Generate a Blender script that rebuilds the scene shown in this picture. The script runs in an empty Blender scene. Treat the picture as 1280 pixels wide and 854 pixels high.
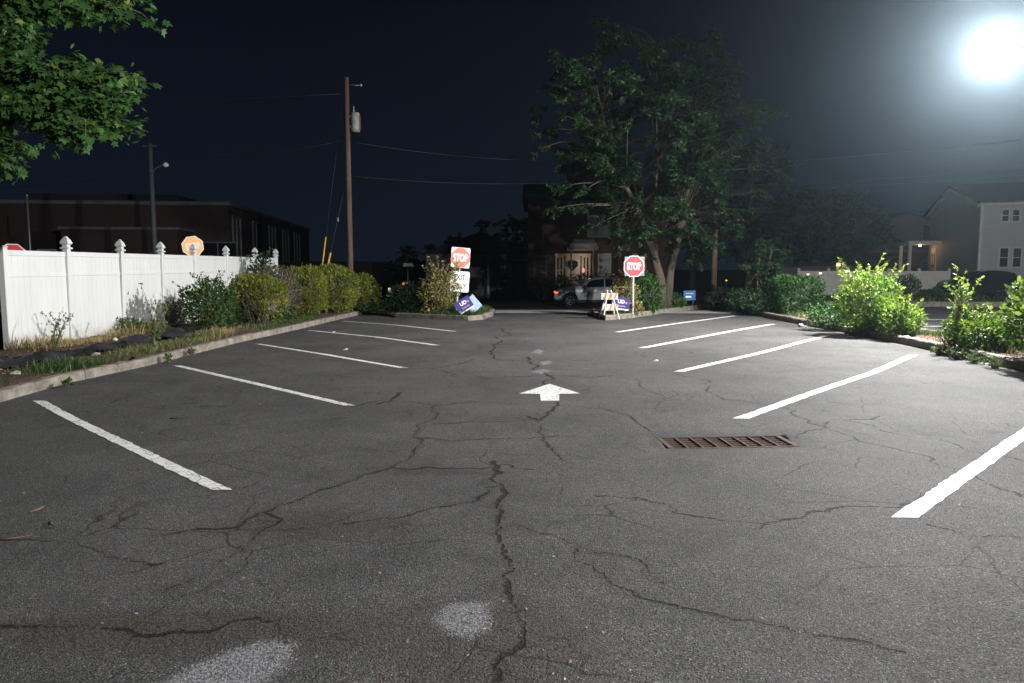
import bpy, bmesh, math, random
import numpy as np
from mathutils import Vector, Matrix

S = bpy.context.scene
C = S.collection
R = math.radians
random.seed(7)
rng = np.random.default_rng(11)

# ------------------------------------------------------------------ camera, world, lamp, exposure
CAMZ, FPX = 1.6, 931.0
PITCH, YAW = 5.6, 1.85
cam = bpy.data.cameras.new("camera")
cam.sensor_width = 36.0
cam.lens = FPX / 1280.0 * 36.0
cam.clip_end = 2000
cam_o = bpy.data.objects.new("camera", cam)
C.objects.link(cam_o)
cam_o.location = (0, 0, CAMZ)
cam_o.rotation_euler = (R(90 - PITCH), 0, R(YAW))
S.camera = cam_o

world = bpy.data.worlds.new("World")
S.world = world
world.use_nodes = True
wn, wl = world.node_tree.nodes, world.node_tree.links
wn.clear()
w_out = wn.new("ShaderNodeOutputWorld")
w_bg = wn.new("ShaderNodeBackground")
w_tc = wn.new("ShaderNodeTexCoord")
w_sep = wn.new("ShaderNodeSeparateXYZ")
w_ramp = wn.new("ShaderNodeValToRGB")
w_noise = wn.new("ShaderNodeTexNoise")
w_noise.inputs["Scale"].default_value = 1.3
w_mix = wn.new("ShaderNodeMath"); w_mix.operation = 'MULTIPLY_ADD'
wl.new(w_tc.outputs["Generated"], w_sep.inputs[0])
wl.new(w_tc.outputs["Generated"], w_noise.inputs["Vector"])
wl.new(w_noise.outputs["Fac"], w_mix.inputs[0])
w_mix.inputs[1].default_value = 0.12
wl.new(w_sep.outputs["Z"], w_mix.inputs[2])
wl.new(w_mix.outputs[0], w_ramp.inputs[0])
w_ramp.color_ramp.elements[0].position = 0.0
w_ramp.color_ramp.elements[0].color = (0.0085, 0.0125, 0.0215, 1)
w_ramp.color_ramp.elements[1].position = 0.42
w_ramp.color_ramp.elements[1].color = (0.0022, 0.0036, 0.0085, 1)
wl.new(w_ramp.outputs[0], w_bg.inputs[0])
w_bg.inputs[1].default_value = 0.85
wl.new(w_bg.outputs[0], w_out.inputs[0])

S.view_settings.view_transform = 'Standard'
S.view_settings.look = 'None'
S.view_settings.exposure = 0.0
S.view_settings.gamma = 1.0
S.view_settings.use_curve_mapping = False

S.render.engine = 'CYCLES'
S.cycles.use_denoising = True
S.cycles.max_bounces = 6
S.cycles.diffuse_bounces = 3
S.cycles.glossy_bounces = 3
S.cycles.transmission_bounces = 4
S.cycles.transparent_max_bounces = 8
S.cycles.volume_bounces = 0
S.cycles.caustics_reflective = False
S.cycles.caustics_refractive = False
S.cycles.sample_clamp_indirect = 3.0

ASSUMED_LAMP_W = 19000.0  # power of the added, unseen lamp behind the camera
LAMP_W = 19000.0         # the lot's one LED floodlight
HAZE_DENS = 0.0008
HAZE_ANISO = 0.88


# ------------------------------------------------------------------ pixel -> world (1280 x 854 photograph)
_cp, _sp = math.cos(R(PITCH)), math.sin(R(PITCH))
_cy, _sy = math.cos(R(YAW)), math.sin(R(YAW))
def ray(x, y):
    a, b = (x - 640.0) / FPX, (427.0 - y) / FPX
    fx, fy, fz = a, _cp + b * _sp, -_sp + b * _cp        # before yaw
    return Vector((fx * _cy - fy * _sy, fx * _sy + fy * _cy, fz))
def G(x, y, z=0.0):
    d = ray(x, y); t = (z - CAMZ) / d.z
    return Vector((d.x * t, d.y * t, z))
def W(x, y, Y):
    d = ray(x, y); t = Y / d.y
    return Vector((d.x * t, Y, CAMZ + d.z * t))

def noise2(x, y, seed=0):
    r = np.random.default_rng(seed)
    o = np.zeros_like(np.asarray(x, float))
    for k in range(7):
        a = r.uniform(0, 2 * math.pi); f = r.uniform(0.5, 1.6) ; p = r.uniform(0, 6.28)
        o = o + np.sin((np.cos(a) * x + np.sin(a) * y) * f + p) / 3.5
    return o

# floodlight position and its lamp (the light itself)
LAMP_P = W(1256, 56, 17.0)
AIM = Vector((-0.82, -0.14, -0.55)).normalized()
# assumed, unseen second lamp added behind the camera to brighten signs and foreground
ASSUMED_LAMP_P = Vector((10.6, -6.5, 7.2))
ASSUMED_LAMP_AIM = Vector((-0.58, 0.76, -0.34)).normalized()
# (an unseen rear head is added to the front pole to brighten the side street)
AIM3 = Vector((0.45, 0.45, -0.77)).normalized()
REAR_FILL_P = LAMP_P + Vector((0.75, 0.22, 0.0))
for lp_, la_, lw_ in ((LAMP_P, AIM, LAMP_W), (ASSUMED_LAMP_P, ASSUMED_LAMP_AIM, ASSUMED_LAMP_W), (REAR_FILL_P, AIM3, 6000.0)):  # first lamp is in view; the other two are added, unseen
    ld = bpy.data.lights.new("floodlight_lamp", 'SPOT')
    ld.energy = lw_
    ld.color = (1.0, 0.988, 0.97)
    ld.spot_size = R(176)
    ld.spot_blend = 1.0
    ld.shadow_soft_size = 0.13
    lo = bpy.data.objects.new("floodlight_lamp", ld)
    C.objects.link(lo)
    lo.location = lp_ + la_ * 0.12
    lo.rotation_euler = la_.to_track_quat('-Z', 'Y').to_euler()

# ------------------------------------------------------------------ materials
def new_mat(name):
    m = bpy.data.materials.new(name); m.use_nodes = True
    nt = m.node_tree; nt.nodes.clear()
    out = nt.nodes.new("ShaderNodeOutputMaterial")
    p = nt.nodes.new("ShaderNodeBsdfPrincipled")
    nt.links.new(p.outputs[0], out.inputs[0])
    return m, nt, p, out
def rgba(c): return (c[0], c[1], c[2], 1.0)
def pmat(name, c1, c2=None, scale=6.0, rough=0.75, bump=0.0, bscale=None, metal=0.0, spec=0.4, stretch=(1, 1, 1), lo_=0.35, hi_=0.65, coat=0.0):
    m, nt, p, out = new_mat(name)
    N, L = nt.nodes, nt.links
    p.inputs["Roughness"].default_value = rough
    p.inputs["Metallic"].default_value = metal
    p.inputs["Specular IOR Level"].default_value = spec
    p.inputs["Coat Weight"].default_value = coat
    tc = N.new("ShaderNodeTexCoord"); mp = N.new("ShaderNodeMapping")
    mp.inputs["Scale"].default_value = stretch
    L.new(tc.outputs["Object"], mp.inputs[0])
    if c2 is None: c2 = tuple(min(1, k * 0.8) for k in c1)
    nz = N.new("ShaderNodeTexNoise"); nz.inputs["Scale"].default_value = scale; nz.inputs["Detail"].default_value = 8; nz.inputs["Roughness"].default_value = 0.65
    L.new(mp.outputs[0], nz.inputs["Vector"])
    rp = N.new("ShaderNodeValToRGB")
    rp.color_ramp.elements[0].position = lo_; rp.color_ramp.elements[0].color = rgba(c1)
    rp.color_ramp.elements[1].position = hi_; rp.color_ramp.elements[1].color = rgba(c2)
    L.new(nz.outputs["Fac"], rp.inputs[0]); L.new(rp.outputs[0], p.inputs["Base Color"])
    if bump:
        b2 = N.new("ShaderNodeTexNoise"); b2.inputs["Scale"].default_value = bscale or scale * 4; b2.inputs["Detail"].default_value = 6
        L.new(mp.outputs[0], b2.inputs["Vector"])
        bp = N.new("ShaderNodeBump"); bp.inputs["Strength"].default_value = bump; bp.inputs["Distance"].default_value = 0.02
        L.new(b2.outputs["Fac"], bp.inputs["Height"]); L.new(bp.outputs[0], p.inputs["Normal"])
    return m
def emat(name, col, strength):
    m, nt, p, out = new_mat(name)
    p.inputs["Base Color"].default_value = rgba(col)
    p.inputs["Emission Color"].default_value = rgba(col)
    p.inputs["Emission Strength"].default_value = strength
    return m
def leaf_mat(name, cols, rough=0.5, transl=0.35, spec=0.35):
    m, nt, p, out = new_mat(name)
    N, L = nt.nodes, nt.links
    at = N.new("ShaderNodeAttribute"); at.attribute_name = "leafv"
    rp = N.new("ShaderNodeValToRGB")
    el = rp.color_ramp.elements
    el[0].position = 0; el[0].color = rgba(cols[0]); el[1].position = 1; el[1].color = rgba(cols[-1])
    for i, c in enumerate(cols[1:-1]):
        e = el.new((i + 1) / (len(cols) - 1)); e.color = rgba(c)
    L.new(at.outputs["Fac"], rp.inputs[0]); L.new(rp.outputs[0], p.inputs["Base Color"])
    p.inputs["Roughness"].default_value = rough; p.inputs["Specular IOR Level"].default_value = spec
    t = N.new("ShaderNodeBsdfTranslucent"); L.new(rp.outputs[0], t.inputs[0])
    mx = N.new("ShaderNodeMixShader"); mx.inputs[0].default_value = transl
    L.new(p.outputs[0], mx.inputs[1]); L.new(t.outputs[0], mx.inputs[2]); L.new(mx.outputs[0], out.inputs[0])
    return m

M = {}
M['vinyl'] = pmat('white_vinyl', (0.63, 0.635, 0.63), (0.575, 0.585, 0.58), scale=2.5, rough=0.42, spec=0.4, stretch=(1, 1, 0.3))
M['concrete'] = pmat('kerb_concrete', (0.27, 0.24, 0.20), (0.115, 0.10, 0.082), scale=5, rough=0.9, bump=0.5, bscale=60)
M['walk'] = pmat('pavement_concrete', (0.34, 0.33, 0.31), (0.25, 0.24, 0.22), scale=3, rough=0.9, bump=0.3, bscale=50)
M['soil'] = pmat('mulch_soil', (0.105, 0.062, 0.038), (0.035, 0.022, 0.015), scale=18, rough=0.95, bump=1.0, bscale=45)
M['earth'] = pmat('dark_ground', (0.035, 0.040, 0.022), (0.020, 0.024, 0.013), scale=0.8, rough=0.95, bump=0.4, bscale=8)
M['street'] = pmat('street_asphalt', (0.055, 0.054, 0.055), (0.040, 0.040, 0.042), scale=3, rough=0.85, bump=0.3, bscale=90)
M['bark'] = pmat('bark', (0.12, 0.098, 0.072), (0.05, 0.04, 0.030), scale=14, rough=0.9, bump=0.8, bscale=30, stretch=(1, 1, 0.25))
M['bark_pale'] = pmat('pale_bark', (0.26, 0.22, 0.17), (0.13, 0.11, 0.085), scale=10, rough=0.9, bump=0.5, bscale=30, stretch=(1, 1, 0.3))
M['twig'] = pmat('grey_twig', (0.21, 0.18, 0.155), (0.10, 0.085, 0.07), scale=15, rough=0.9)
M['stem'] = pmat('green_stem', (0.12, 0.13, 0.05), (0.10, 0.08, 0.04), scale=12, rough=0.7)
M['pole'] = pmat('weathered_pole_wood', (0.165, 0.112, 0.078), (0.085, 0.058, 0.042), scale=9, rough=0.9, bump=0.5, bscale=30, stretch=(1, 1, 0.08))
M['steel'] = pmat('galvanised_steel', (0.42, 0.43, 0.44), (0.30, 0.31, 0.32), scale=12, rough=0.5, metal=0.7)
M['dark_metal'] = pmat('dark_metal', (0.035, 0.036, 0.04), (0.02, 0.02, 0.022), scale=8, rough=0.5)
M['rust'] = pmat('rusty_iron', (0.095, 0.052, 0.042), (0.045, 0.027, 0.023), scale=25, rough=0.75, bump=0.5, bscale=90, metal=0.2)
M['pit'] = pmat('drain_darkness', (0.006, 0.005, 0.005), (0.003, 0.003, 0.003), scale=10, rough=0.9)
M['sign_white'] = pmat('sign_white', (0.92, 0.92, 0.91), (0.88, 0.88, 0.88), scale=4, rough=0.45)
M['sign_red'] = pmat('sign_red', (0.62, 0.045, 0.05), (0.54, 0.035, 0.04), scale=4, rough=0.45)
M['sign_pink'] = pmat('light_sign_red', (0.80, 0.20, 0.14), (0.74, 0.16, 0.11), scale=4, rough=0.45)  # lighter than the other sign red
M['sign_glare_orange'] = pmat('sign_glare_orange', (1.0, 0.50, 0.16), (1.0, 0.54, 0.20), scale=4, rough=0.45)  # a red sign's overexposed glare, put into the base colour
M['sign_black'] = pmat('sign_black', (0.03, 0.03, 0.035), (0.02, 0.02, 0.02), scale=4, rough=0.5)
M['sign_gray'] = pmat('aluminium_backing', (0.22, 0.23, 0.21), (0.15, 0.155, 0.145), scale=5, rough=0.55, metal=0.2)
M['navy'] = pmat('navy_print', (0.045, 0.04, 0.24), (0.035, 0.03, 0.19), scale=6, rough=0.5)
M['paleblue'] = pmat('pale_blue_print', (0.42, 0.54, 0.72), (0.20, 0.30, 0.52), scale=9, rough=0.5)
M['blue'] = pmat('blue_print', (0.02, 0.11, 0.34), (0.015, 0.08, 0.27), scale=6, rough=0.5)
M['orange'] = pmat('barricade_orange', (0.80, 0.17, 0.05), (0.70, 0.13, 0.04), scale=6, rough=0.5)
M['pinkdot'] = pmat('pink_print', (0.75, 0.25, 0.28), (0.7, 0.2, 0.25), scale=6, rough=0.5)
M['brown_print'] = pmat('brown_print', (0.40, 0.24, 0.22), (0.32, 0.2, 0.2), scale=20, rough=0.5)
M['barr_white'] = pmat('barricade_white', (0.80, 0.79, 0.76), (0.62, 0.60, 0.56), scale=8, rough=0.5)
M['yellow'] = pmat('guard_yellow', (0.78, 0.50, 0.05), (0.70, 0.42, 0.04), scale=5, rough=0.5)
M['fabric'] = pmat('weed_fabric', (0.022, 0.022, 0.026), (0.010, 0.010, 0.012), scale=30, rough=0.55, bump=0.5, bscale=80, spec=0.5)
M['rose'] = pmat('rose_red', (0.42, 0.018, 0.04), (0.30, 0.012, 0.03), scale=30, rough=0.6)
M['brickL'] = None
M['white_trim'] = pmat('white_trim', (0.70, 0.69, 0.64), (0.60, 0.59, 0.55), scale=3, rough=0.6)
M['gray_trim'] = pmat('gray_trim', (0.12, 0.13, 0.14), (0.09, 0.10, 0.11), scale=3, rough=0.6)
M['cream'] = pmat('cream_door', (0.70, 0.62, 0.46), (0.62, 0.55, 0.41), scale=3, rough=0.55)
M['frame_white'] = pmat('darker_white_frame', (0.42, 0.42, 0.40), (0.34, 0.34, 0.33), scale=3, rough=0.6)  # a white darker than the white trim
M['shingle'] = pmat('dark_shingle', (0.035, 0.036, 0.04), (0.022, 0.022, 0.025), scale=12, rough=0.95, bump=0.4, bscale=30)
M['glass_dark'] = pmat('dark_glass', (0.012, 0.014, 0.018), (0.006, 0.008, 0.012), scale=2, rough=0.32, spec=0.3)
M['silver'] = pmat('silver_paint', (0.66, 0.67, 0.71), (0.63, 0.64, 0.68), scale=3, rough=0.32, metal=0.1, coat=0.5)
M['blackcar'] = pmat('black_paint', (0.010, 0.010, 0.012), (0.008, 0.008, 0.010), scale=3, rough=0.4, coat=0.3, spec=0.3)
M['palecar'] = pmat('pale_paint', (0.40, 0.41, 0.43), (0.36, 0.37, 0.39), scale=3, rough=0.3, metal=0.2, coat=0.5)
M['rubber'] = pmat('tyre_rubber', (0.022, 0.022, 0.022), (0.014, 0.014, 0.014), scale=20, rough=0.85)
M['clad'] = pmat('black_cladding', (0.02, 0.02, 0.021), (0.014, 0.014, 0.015), scale=12, rough=0.7)
M['alloy'] = pmat('alloy_rim', (0.52, 0.52, 0.54), (0.42, 0.42, 0.44), scale=8, rough=0.35, metal=0.6)
M['wire'] = pmat('cable', (0.055, 0.055, 0.06), (0.04, 0.04, 0.045), scale=2, rough=0.6)
M['litter'] = pmat('dry_leaf', (0.24, 0.13, 0.07), (0.12, 0.08, 0.05), scale=15, rough=0.9)
M['paper'] = pmat('paper_scrap', (0.62, 0.61, 0.58), (0.5, 0.49, 0.46), scale=15, rough=0.9)
M['stone'] = pmat('pale_stone', (0.42, 0.38, 0.33), (0.30, 0.27, 0.23), scale=15, rough=0.9, bump=0.4)
M['transformer'] = pmat('transformer_grey', (0.30, 0.31, 0.31), (0.20, 0.20, 0.20), scale=6, rough=0.6)
M['redrust'] = pmat('transformer_rust', (0.30, 0.05, 0.035), (0.25, 0.08, 0.05), scale=8, rough=0.8)

def splash(m, z0, z1, colr, amt):
    nt = m.node_tree; N, L = nt.nodes, nt.links
    p = [n for n in N if n.type == 'BSDF_PRINCIPLED'][0]
    src = p.inputs["Base Color"].links[0].from_socket
    tc = N.new("ShaderNodeTexCoord"); sp = N.new("ShaderNodeSeparateXYZ"); L.new(tc.outputs["Object"], sp.inputs[0])
    nn = N.new("ShaderNodeTexNoise"); nn.inputs["Scale"].default_value = 6; nn.inputs["Detail"].default_value = 7; L.new(tc.outputs["Object"], nn.inputs["Vector"])
    ad = N.new("ShaderNodeMath"); ad.operation = 'MULTIPLY_ADD'; L.new(nn.outputs["Fac"], ad.inputs[0]); ad.inputs[1].default_value = -.55; L.new(sp.outputs["Z"], ad.inputs[2])
    mr = N.new("ShaderNodeMapRange"); L.new(ad.outputs[0], mr.inputs[0]); mr.inputs[1].default_value = z1; mr.inputs[2].default_value = z0; mr.inputs[3].default_value = 0; mr.inputs[4].default_value = amt
    mx = N.new("ShaderNodeMix"); mx.data_type = 'RGBA'; L.new(mr.outputs[0], mx.inputs[0]); L.new(src, mx.inputs[6]); mx.inputs[7].default_value = rgba(colr)
    L.new(mx.outputs[2], p.inputs["Base Color"])
splash(M['vinyl'], -.30, .10, (.26, .21, .15), .55)
# siding and brick: courses are surface pattern inside the material
def siding(name, c):
    m, nt, p, out = new_mat(name)
    N, L = nt.nodes, nt.links
    tc = N.new("ShaderNodeTexCoord"); sp = N.new("ShaderNodeSeparateXYZ"); L.new(tc.outputs["Object"], sp.inputs[0])
    k = N.new("ShaderNodeMath"); k.operation = 'MULTIPLY'; k.inputs[1].default_value = 6.5; L.new(sp.outputs["Z"], k.inputs[0])
    f = N.new("ShaderNodeMath"); f.operation = 'FRACT'; L.new(k.outputs[0], f.inputs[0])
    bp = N.new("ShaderNodeBump"); bp.inputs["Strength"].default_value = 0.8; bp.inputs["Distance"].default_value = 0.03
    L.new(f.outputs[0], bp.inputs["Height"]); L.new(bp.outputs[0], p.inputs["Normal"])
    nz = N.new("ShaderNodeTexNoise"); nz.inputs["Scale"].default_value = 0.7; L.new(tc.outputs["Object"], nz.inputs["Vector"])
    rp = N.new("ShaderNodeValToRGB"); rp.color_ramp.elements[0].color = rgba([x * .88 for x in c]); rp.color_ramp.elements[1].color = rgba(c)
    L.new(nz.outputs["Fac"], rp.inputs[0]); L.new(rp.outputs[0], p.inputs["Base Color"]); p.inputs["Roughness"].default_value = 0.6
    return m
def brick(name, c1, c2, mortar):
    m, nt, p, out = new_mat(name)
    N, L = nt.nodes, nt.links
    tc = N.new("ShaderNodeTexCoord"); sp = N.new("ShaderNodeSeparateXYZ"); L.new(tc.outputs["Object"], sp.inputs[0])
    ad = N.new("ShaderNodeMath"); L.new(sp.outputs["X"], ad.inputs[0]); L.new(sp.outputs["Y"], ad.inputs[1])
    cb = N.new("ShaderNodeCombineXYZ"); L.new(ad.outputs[0], cb.inputs[0]); L.new(sp.outputs["Z"], cb.inputs[1])
    bt = N.new("ShaderNodeTexBrick"); bt.inputs["Scale"].default_value = 4.2
    bt.inputs["Color1"].default_value = rgba(c1); bt.inputs["Color2"].default_value = rgba(c2); bt.inputs["Mortar"].default_value = rgba(mortar)
    bt.inputs["Mortar Size"].default_value = 0.02; bt.inputs["Brick Width"].default_value = 0.9; bt.inputs["Row Height"].default_value = 0.3
    L.new(cb.outputs[0], bt.inputs["Vector"]); L.new(bt.outputs["Color"], p.inputs["Base Color"]); p.inputs["Roughness"].default_value = 0.9
    return m
M['siding_white'] = siding('white_siding', (0.50, 0.50, 0.475))
M['siding_gray'] = siding('grey_siding', (0.20, 0.20, 0.21))
M['siding_tan'] = siding('tan_siding', (0.085, 0.078, 0.066))
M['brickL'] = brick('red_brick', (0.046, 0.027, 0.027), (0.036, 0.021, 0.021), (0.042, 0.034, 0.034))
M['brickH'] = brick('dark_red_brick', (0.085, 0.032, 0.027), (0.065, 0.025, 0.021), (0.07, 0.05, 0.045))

# foliage
M['lf_maple'] = leaf_mat('maple_leaf', [(0.026, 0.062, 0.018), (0.046, 0.115, 0.030), (0.075, 0.165, 0.042), (0.17, 0.22, 0.05)], rough=.6, spec=.18)
M['lf_tree'] = leaf_mat('tree_leaf', [(0.014, 0.034, 0.013), (0.023, 0.056, 0.020), (0.036, 0.078, 0.027), (0.070, 0.10, 0.040)])
M['lf_dark'] = leaf_mat('dark_leaf', [(0.014, 0.036, 0.014), (0.026, 0.062, 0.022), (0.040, 0.085, 0.030)])
M['lf_box'] = leaf_mat('hedge_leaf', [(0.020, 0.060, 0.014), (0.040, 0.11, 0.022), (0.060, 0.15, 0.030)])
M['lf_thuja'] = leaf_mat('thuja_spray', [(0.058, 0.090, 0.020), (0.135, 0.170, 0.026), (0.23, 0.245, 0.034), (0.36, 0.34, 0.045)])
M['lf_grey'] = leaf_mat('dry_spray', [(0.075, 0.062, 0.045), (0.12, 0.10, 0.07), (0.14, 0.13, 0.06)])
M['lf_rose'] = leaf_mat('rose_leaf', [(0.026, 0.065, 0.018), (0.045, 0.105, 0.028), (0.08, 0.145, 0.040)])
M['lf_golden'] = leaf_mat('golden_leaf', [(0.10, 0.11, 0.03), (0.22, 0.20, 0.055), (0.36, 0.30, 0.10), (0.14, 0.085, 0.04)])
M['lf_juniper'] = leaf_mat('juniper_spray', [(0.016, 0.048, 0.024), (0.028, 0.075, 0.036), (0.045, 0.10, 0.046)])
M['lf_bright'] = leaf_mat('bright_leaf', [(0.040, 0.095, 0.012), (0.085, 0.17, 0.018), (0.16, 0.25, 0.024), (0.30, 0.36, 0.05)])
M['lf_weed'] = leaf_mat('weed_leaf', [(0.05, 0.09, 0.025), (0.09, 0.14, 0.04), (0.15, 0.18, 0.06)])
M['grass'] = leaf_mat('grass_blades', [(0.035, 0.075, 0.016), (0.06, 0.105, 0.024), (0.17, 0.15, 0.06), (0.36, 0.28, 0.14)], transl=0.25)

# ------------------------------------------------------------------ builders
def link(o, parent=None):
    C.objects.link(o)
    if parent is not None: o.parent = parent
    return o
def tag(o, label=None, cat=None, group=None, kind=None):
    if label: o['label'] = label
    if cat: o['category'] = cat
    if group: o['group'] = group
    if kind: o['kind'] = kind
    return o
def thing(name, label, cat, loc=(0, 0, 0), rz=0.0, group=None):
    o = bpy.data.objects.new(name, None)
    o.empty_display_size = 0.2
    o.location = loc; o.rotation_euler = (0, 0, rz)
    link(o)
    return tag(o, label, cat, group)
def dup(root, loc=None, rz=None, label=None):
    r = root.copy(); C.objects.link(r)
    if loc is not None: r.location = loc
    if rz is not None: r.rotation_euler = (0, 0, rz)
    if label: r['label'] = label
    for ch in [o for o in bpy.data.objects if o.parent == root]:
        c = ch.copy(); C.objects.link(c); c.parent = r
        for g in [o for o in bpy.data.objects if o.parent == ch]:
            d = g.copy(); C.objects.link(d); d.parent = c
    return r

class MB:
    def __init__(s): s.v = []; s.f = []
    def add(s, vs, fs, X=None):
        b = len(s.v)
        for p in vs:
            p = Vector(p)
            s.v.append(X @ p if X is not None else p)
        s.f += [[b + i for i in f] for f in fs]
        return s
    def box(s, c, d, rz=0.0, X=None, bev=0.0):
        hx, hy, hz = d[0] / 2, d[1] / 2, d[2] / 2
        if bev > 0:
            b = min(bev, hx * .9, hy * .9, hz * .9)
            prof = [(hx - b, hy), (hx, hy - b)]
            def ring(z, k):
                r = []
                a, e = hx - k, hy - k
                for sx, sy, o in ((1, 1, 0), (1, -1, 1), (-1, -1, 0), (-1, 1, 1)):
                    p, q = (sx * (a - b), sy * e), (sx * a, sy * (e - b))
                    r += ([p, q] if o == 0 else [q, p])
                return [(x, y, z) for x, y in r]
            vs = ring(-hz, b) + ring(-hz + b, 0) + ring(hz - b, 0) + ring(hz, b)
            fs = [list(range(8)), list(range(31, 23, -1))]
            for k in range(3):
                for i in range(8):
                    j = (i + 1) % 8
                    fs.append([k * 8 + j, k * 8 + i, (k + 1) * 8 + i, (k + 1) * 8 + j])
        else:
            vs = [(x, y, z) for z in (-hz, hz) for x, y in ((-hx, -hy), (hx, -hy), (hx, hy), (-hx, hy))]
            fs = [[3, 2, 1, 0], [4, 5, 6, 7]] + [[i, (i + 1) % 4, (i + 1) % 4 + 4, i + 4] for i in range(4)]
        T = Matrix.Translation(c) @ Matrix.Rotation(rz, 4, 'Z')
        return s.add(vs, fs, X @ T if X is not None else T)
    def tube(s, pts, rad, n=7, X=None, cap=True):
        pts = [Vector(p) for p in pts]
        if not hasattr(rad, '__len__'): rad = [rad] * len(pts)
        vs = []; up = None
        for i, p in enumerate(pts):
            d = (pts[min(i + 1, len(pts) - 1)] - pts[max(i - 1, 0)])
            if d.length < 1e-9: d = Vector((0, 0, 1))
            d.normalize()
            if up is None:
                up = Vector((1, 0, 0)) if abs(d.x) < 0.8 else Vector((0, 1, 0))
            a = (up - d * up.dot(d))
            if a.length < 1e-5: a = d.orthogonal()
            a.normalize(); up = a
            b = d.cross(a)
            for k in range(n):
                t = 2 * math.pi * k / n
                vs.append(p + (a * math.cos(t) + b * math.sin(t)) * rad[i])
        fs = []
        for i in range(len(pts) - 1):
            for k in range(n):
                q = (k + 1) % n
                fs.append([i * n + k, i * n + q, (i + 1) * n + q, (i + 1) * n + k])
        if cap:
            fs.append(list(range(n - 1, -1, -1))); e = (len(pts) - 1) * n
            fs.append([e + k for k in range(n)])
        return s.add(vs, fs, X)
    def lathe(s, prof, n=16, X=None):          # [(r, z)]
        vs = []; fs = []
        for r, z in prof:
            for k in range(n):
                t = 2 * math.pi * k / n
                vs.append((r * math.cos(t), r * math.sin(t), z))
        for i in range(len(prof) - 1):
            for k in range(n):
                q = (k + 1) % n
                fs.append([i * n + k, i * n + q, (i + 1) * n + q, (i + 1) * n + k])
        fs.append(list(range(n - 1, -1, -1))); e = (len(prof) - 1) * n
        fs.append([e + k for k in range(n)])
        return s.add(vs, fs, X)
    def prism(s, poly, y0, y1, X=None):         # poly in (x, z), counter-clockwise from -Y, extruded along Y
        n = len(poly)
        vs = [(x, y0, z) for x, z in poly] + [(x, y1, z) for x, z in poly]
        fs = [list(range(n)), list(range(2 * n - 1, n - 1, -1))]
        fs += [[(i + 1) % n, i, i + n, (i + 1) % n + n] for i in range(n)]
        return s.add(vs, fs, X)
    def quad(s, a, b, c, d, X=None): return s.add([a, b, c, d], [[0, 1, 2, 3]], X)
    def build(s, name, mat, parent=None, smooth=False, rel=False):
        me = bpy.data.meshes.new(name)
        vs = s.v
        if rel and parent is not None:
            inv = (Matrix.Translation(parent.location) @ Matrix.Rotation(parent.rotation_euler.z, 4, 'Z')).inverted()
            vs = [inv @ p for p in vs]
        me.from_pydata([tuple(p) for p in vs], [], s.f)
        me.materials.append(mat)
        if smooth: me.polygons.foreach_set("use_smooth", [True] * len(me.polygons))
        me.update()
        return link(bpy.data.objects.new(name, me), parent)

def np_mesh(name, V, loops, starts, counts, mat, attrs=None, smooth=False):
    me = bpy.data.meshes.new(name)
    me.vertices.add(len(V)); me.vertices.foreach_set("co", np.asarray(V, np.float32).ravel())
    me.loops.add(len(loops)); me.loops.foreach_set("vertex_index", np.asarray(loops, np.int32))
    me.polygons.add(len(starts))
    me.polygons.foreach_set("loop_start", np.asarray(starts, np.int32))
    me.polygons.foreach_set("loop_total", np.asarray(counts, np.int32))
    if smooth: me.polygons.foreach_set("use_smooth", np.ones(len(starts), bool))
    for k, (dom, val) in (attrs or {}).items():
        a = me.attributes.new(k, 'FLOAT', dom); a.data.foreach_set("value", np.asarray(val, np.float32))
    me.update(calc_edges=True); me.validate()
    me.materials.append(mat)
    return me

LEAF = {   # (across, along, lift) outline; faces
    'oval': (np.array([(0, 0, 0), (.26, .3, .06), (.2, .68, .05), (0, 1, -.06), (-.2, .68, .05), (-.26, .3, .06), (0, .5, 0)]),
             [[0, 1, 6], [1, 2, 6], [2, 3, 6], [3, 4, 6], [4, 5, 6], [5, 0, 6]]),
    'diamond': (np.array([(0, 0, 0), (.24, .45, .07), (0, 1, -.05), (-.24, .45, .07)]), [[0, 1, 2], [0, 2, 3]]),
    'spray': (np.array([(0, 0, 0), (.16, .3, .03), (.07, .5, .0), (.2, .75, -.02), (0, 1, 0), (-.2, .75, -.02), (-.07, .5, .0), (-.16, .3, .03)]),
              [[0, 1, 2, 6, 7], [2, 3, 4, 5, 6]]),
    'maple': (np.array([(0, 0, 0), (.22, .04, .02), (.50, .12, -.03), (.34, .30, .02), (.56, .58, -.05), (.24, .58, .03), (0, 1, -.08),
                        (-.24, .58, .03), (-.56, .58, -.05), (-.34, .30, .02), (-.50, .12, -.03), (-.22, .04, .02), (0, .38, .04)]),
              [[0, 1, 12], [1, 2, 3, 12], [3, 4, 5, 12], [5, 6, 7, 12], [7, 8, 9, 12], [9, 10, 11, 12], [11, 0, 12]]),
    'blade': (np.array([(-.5, 0, 0), (.5, 0, 0), (.35, .55, .05), (0, 1, .22), (-.35, .55, .05)]), [[0, 1, 2, 4], [4, 2, 3]]),
}
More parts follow.
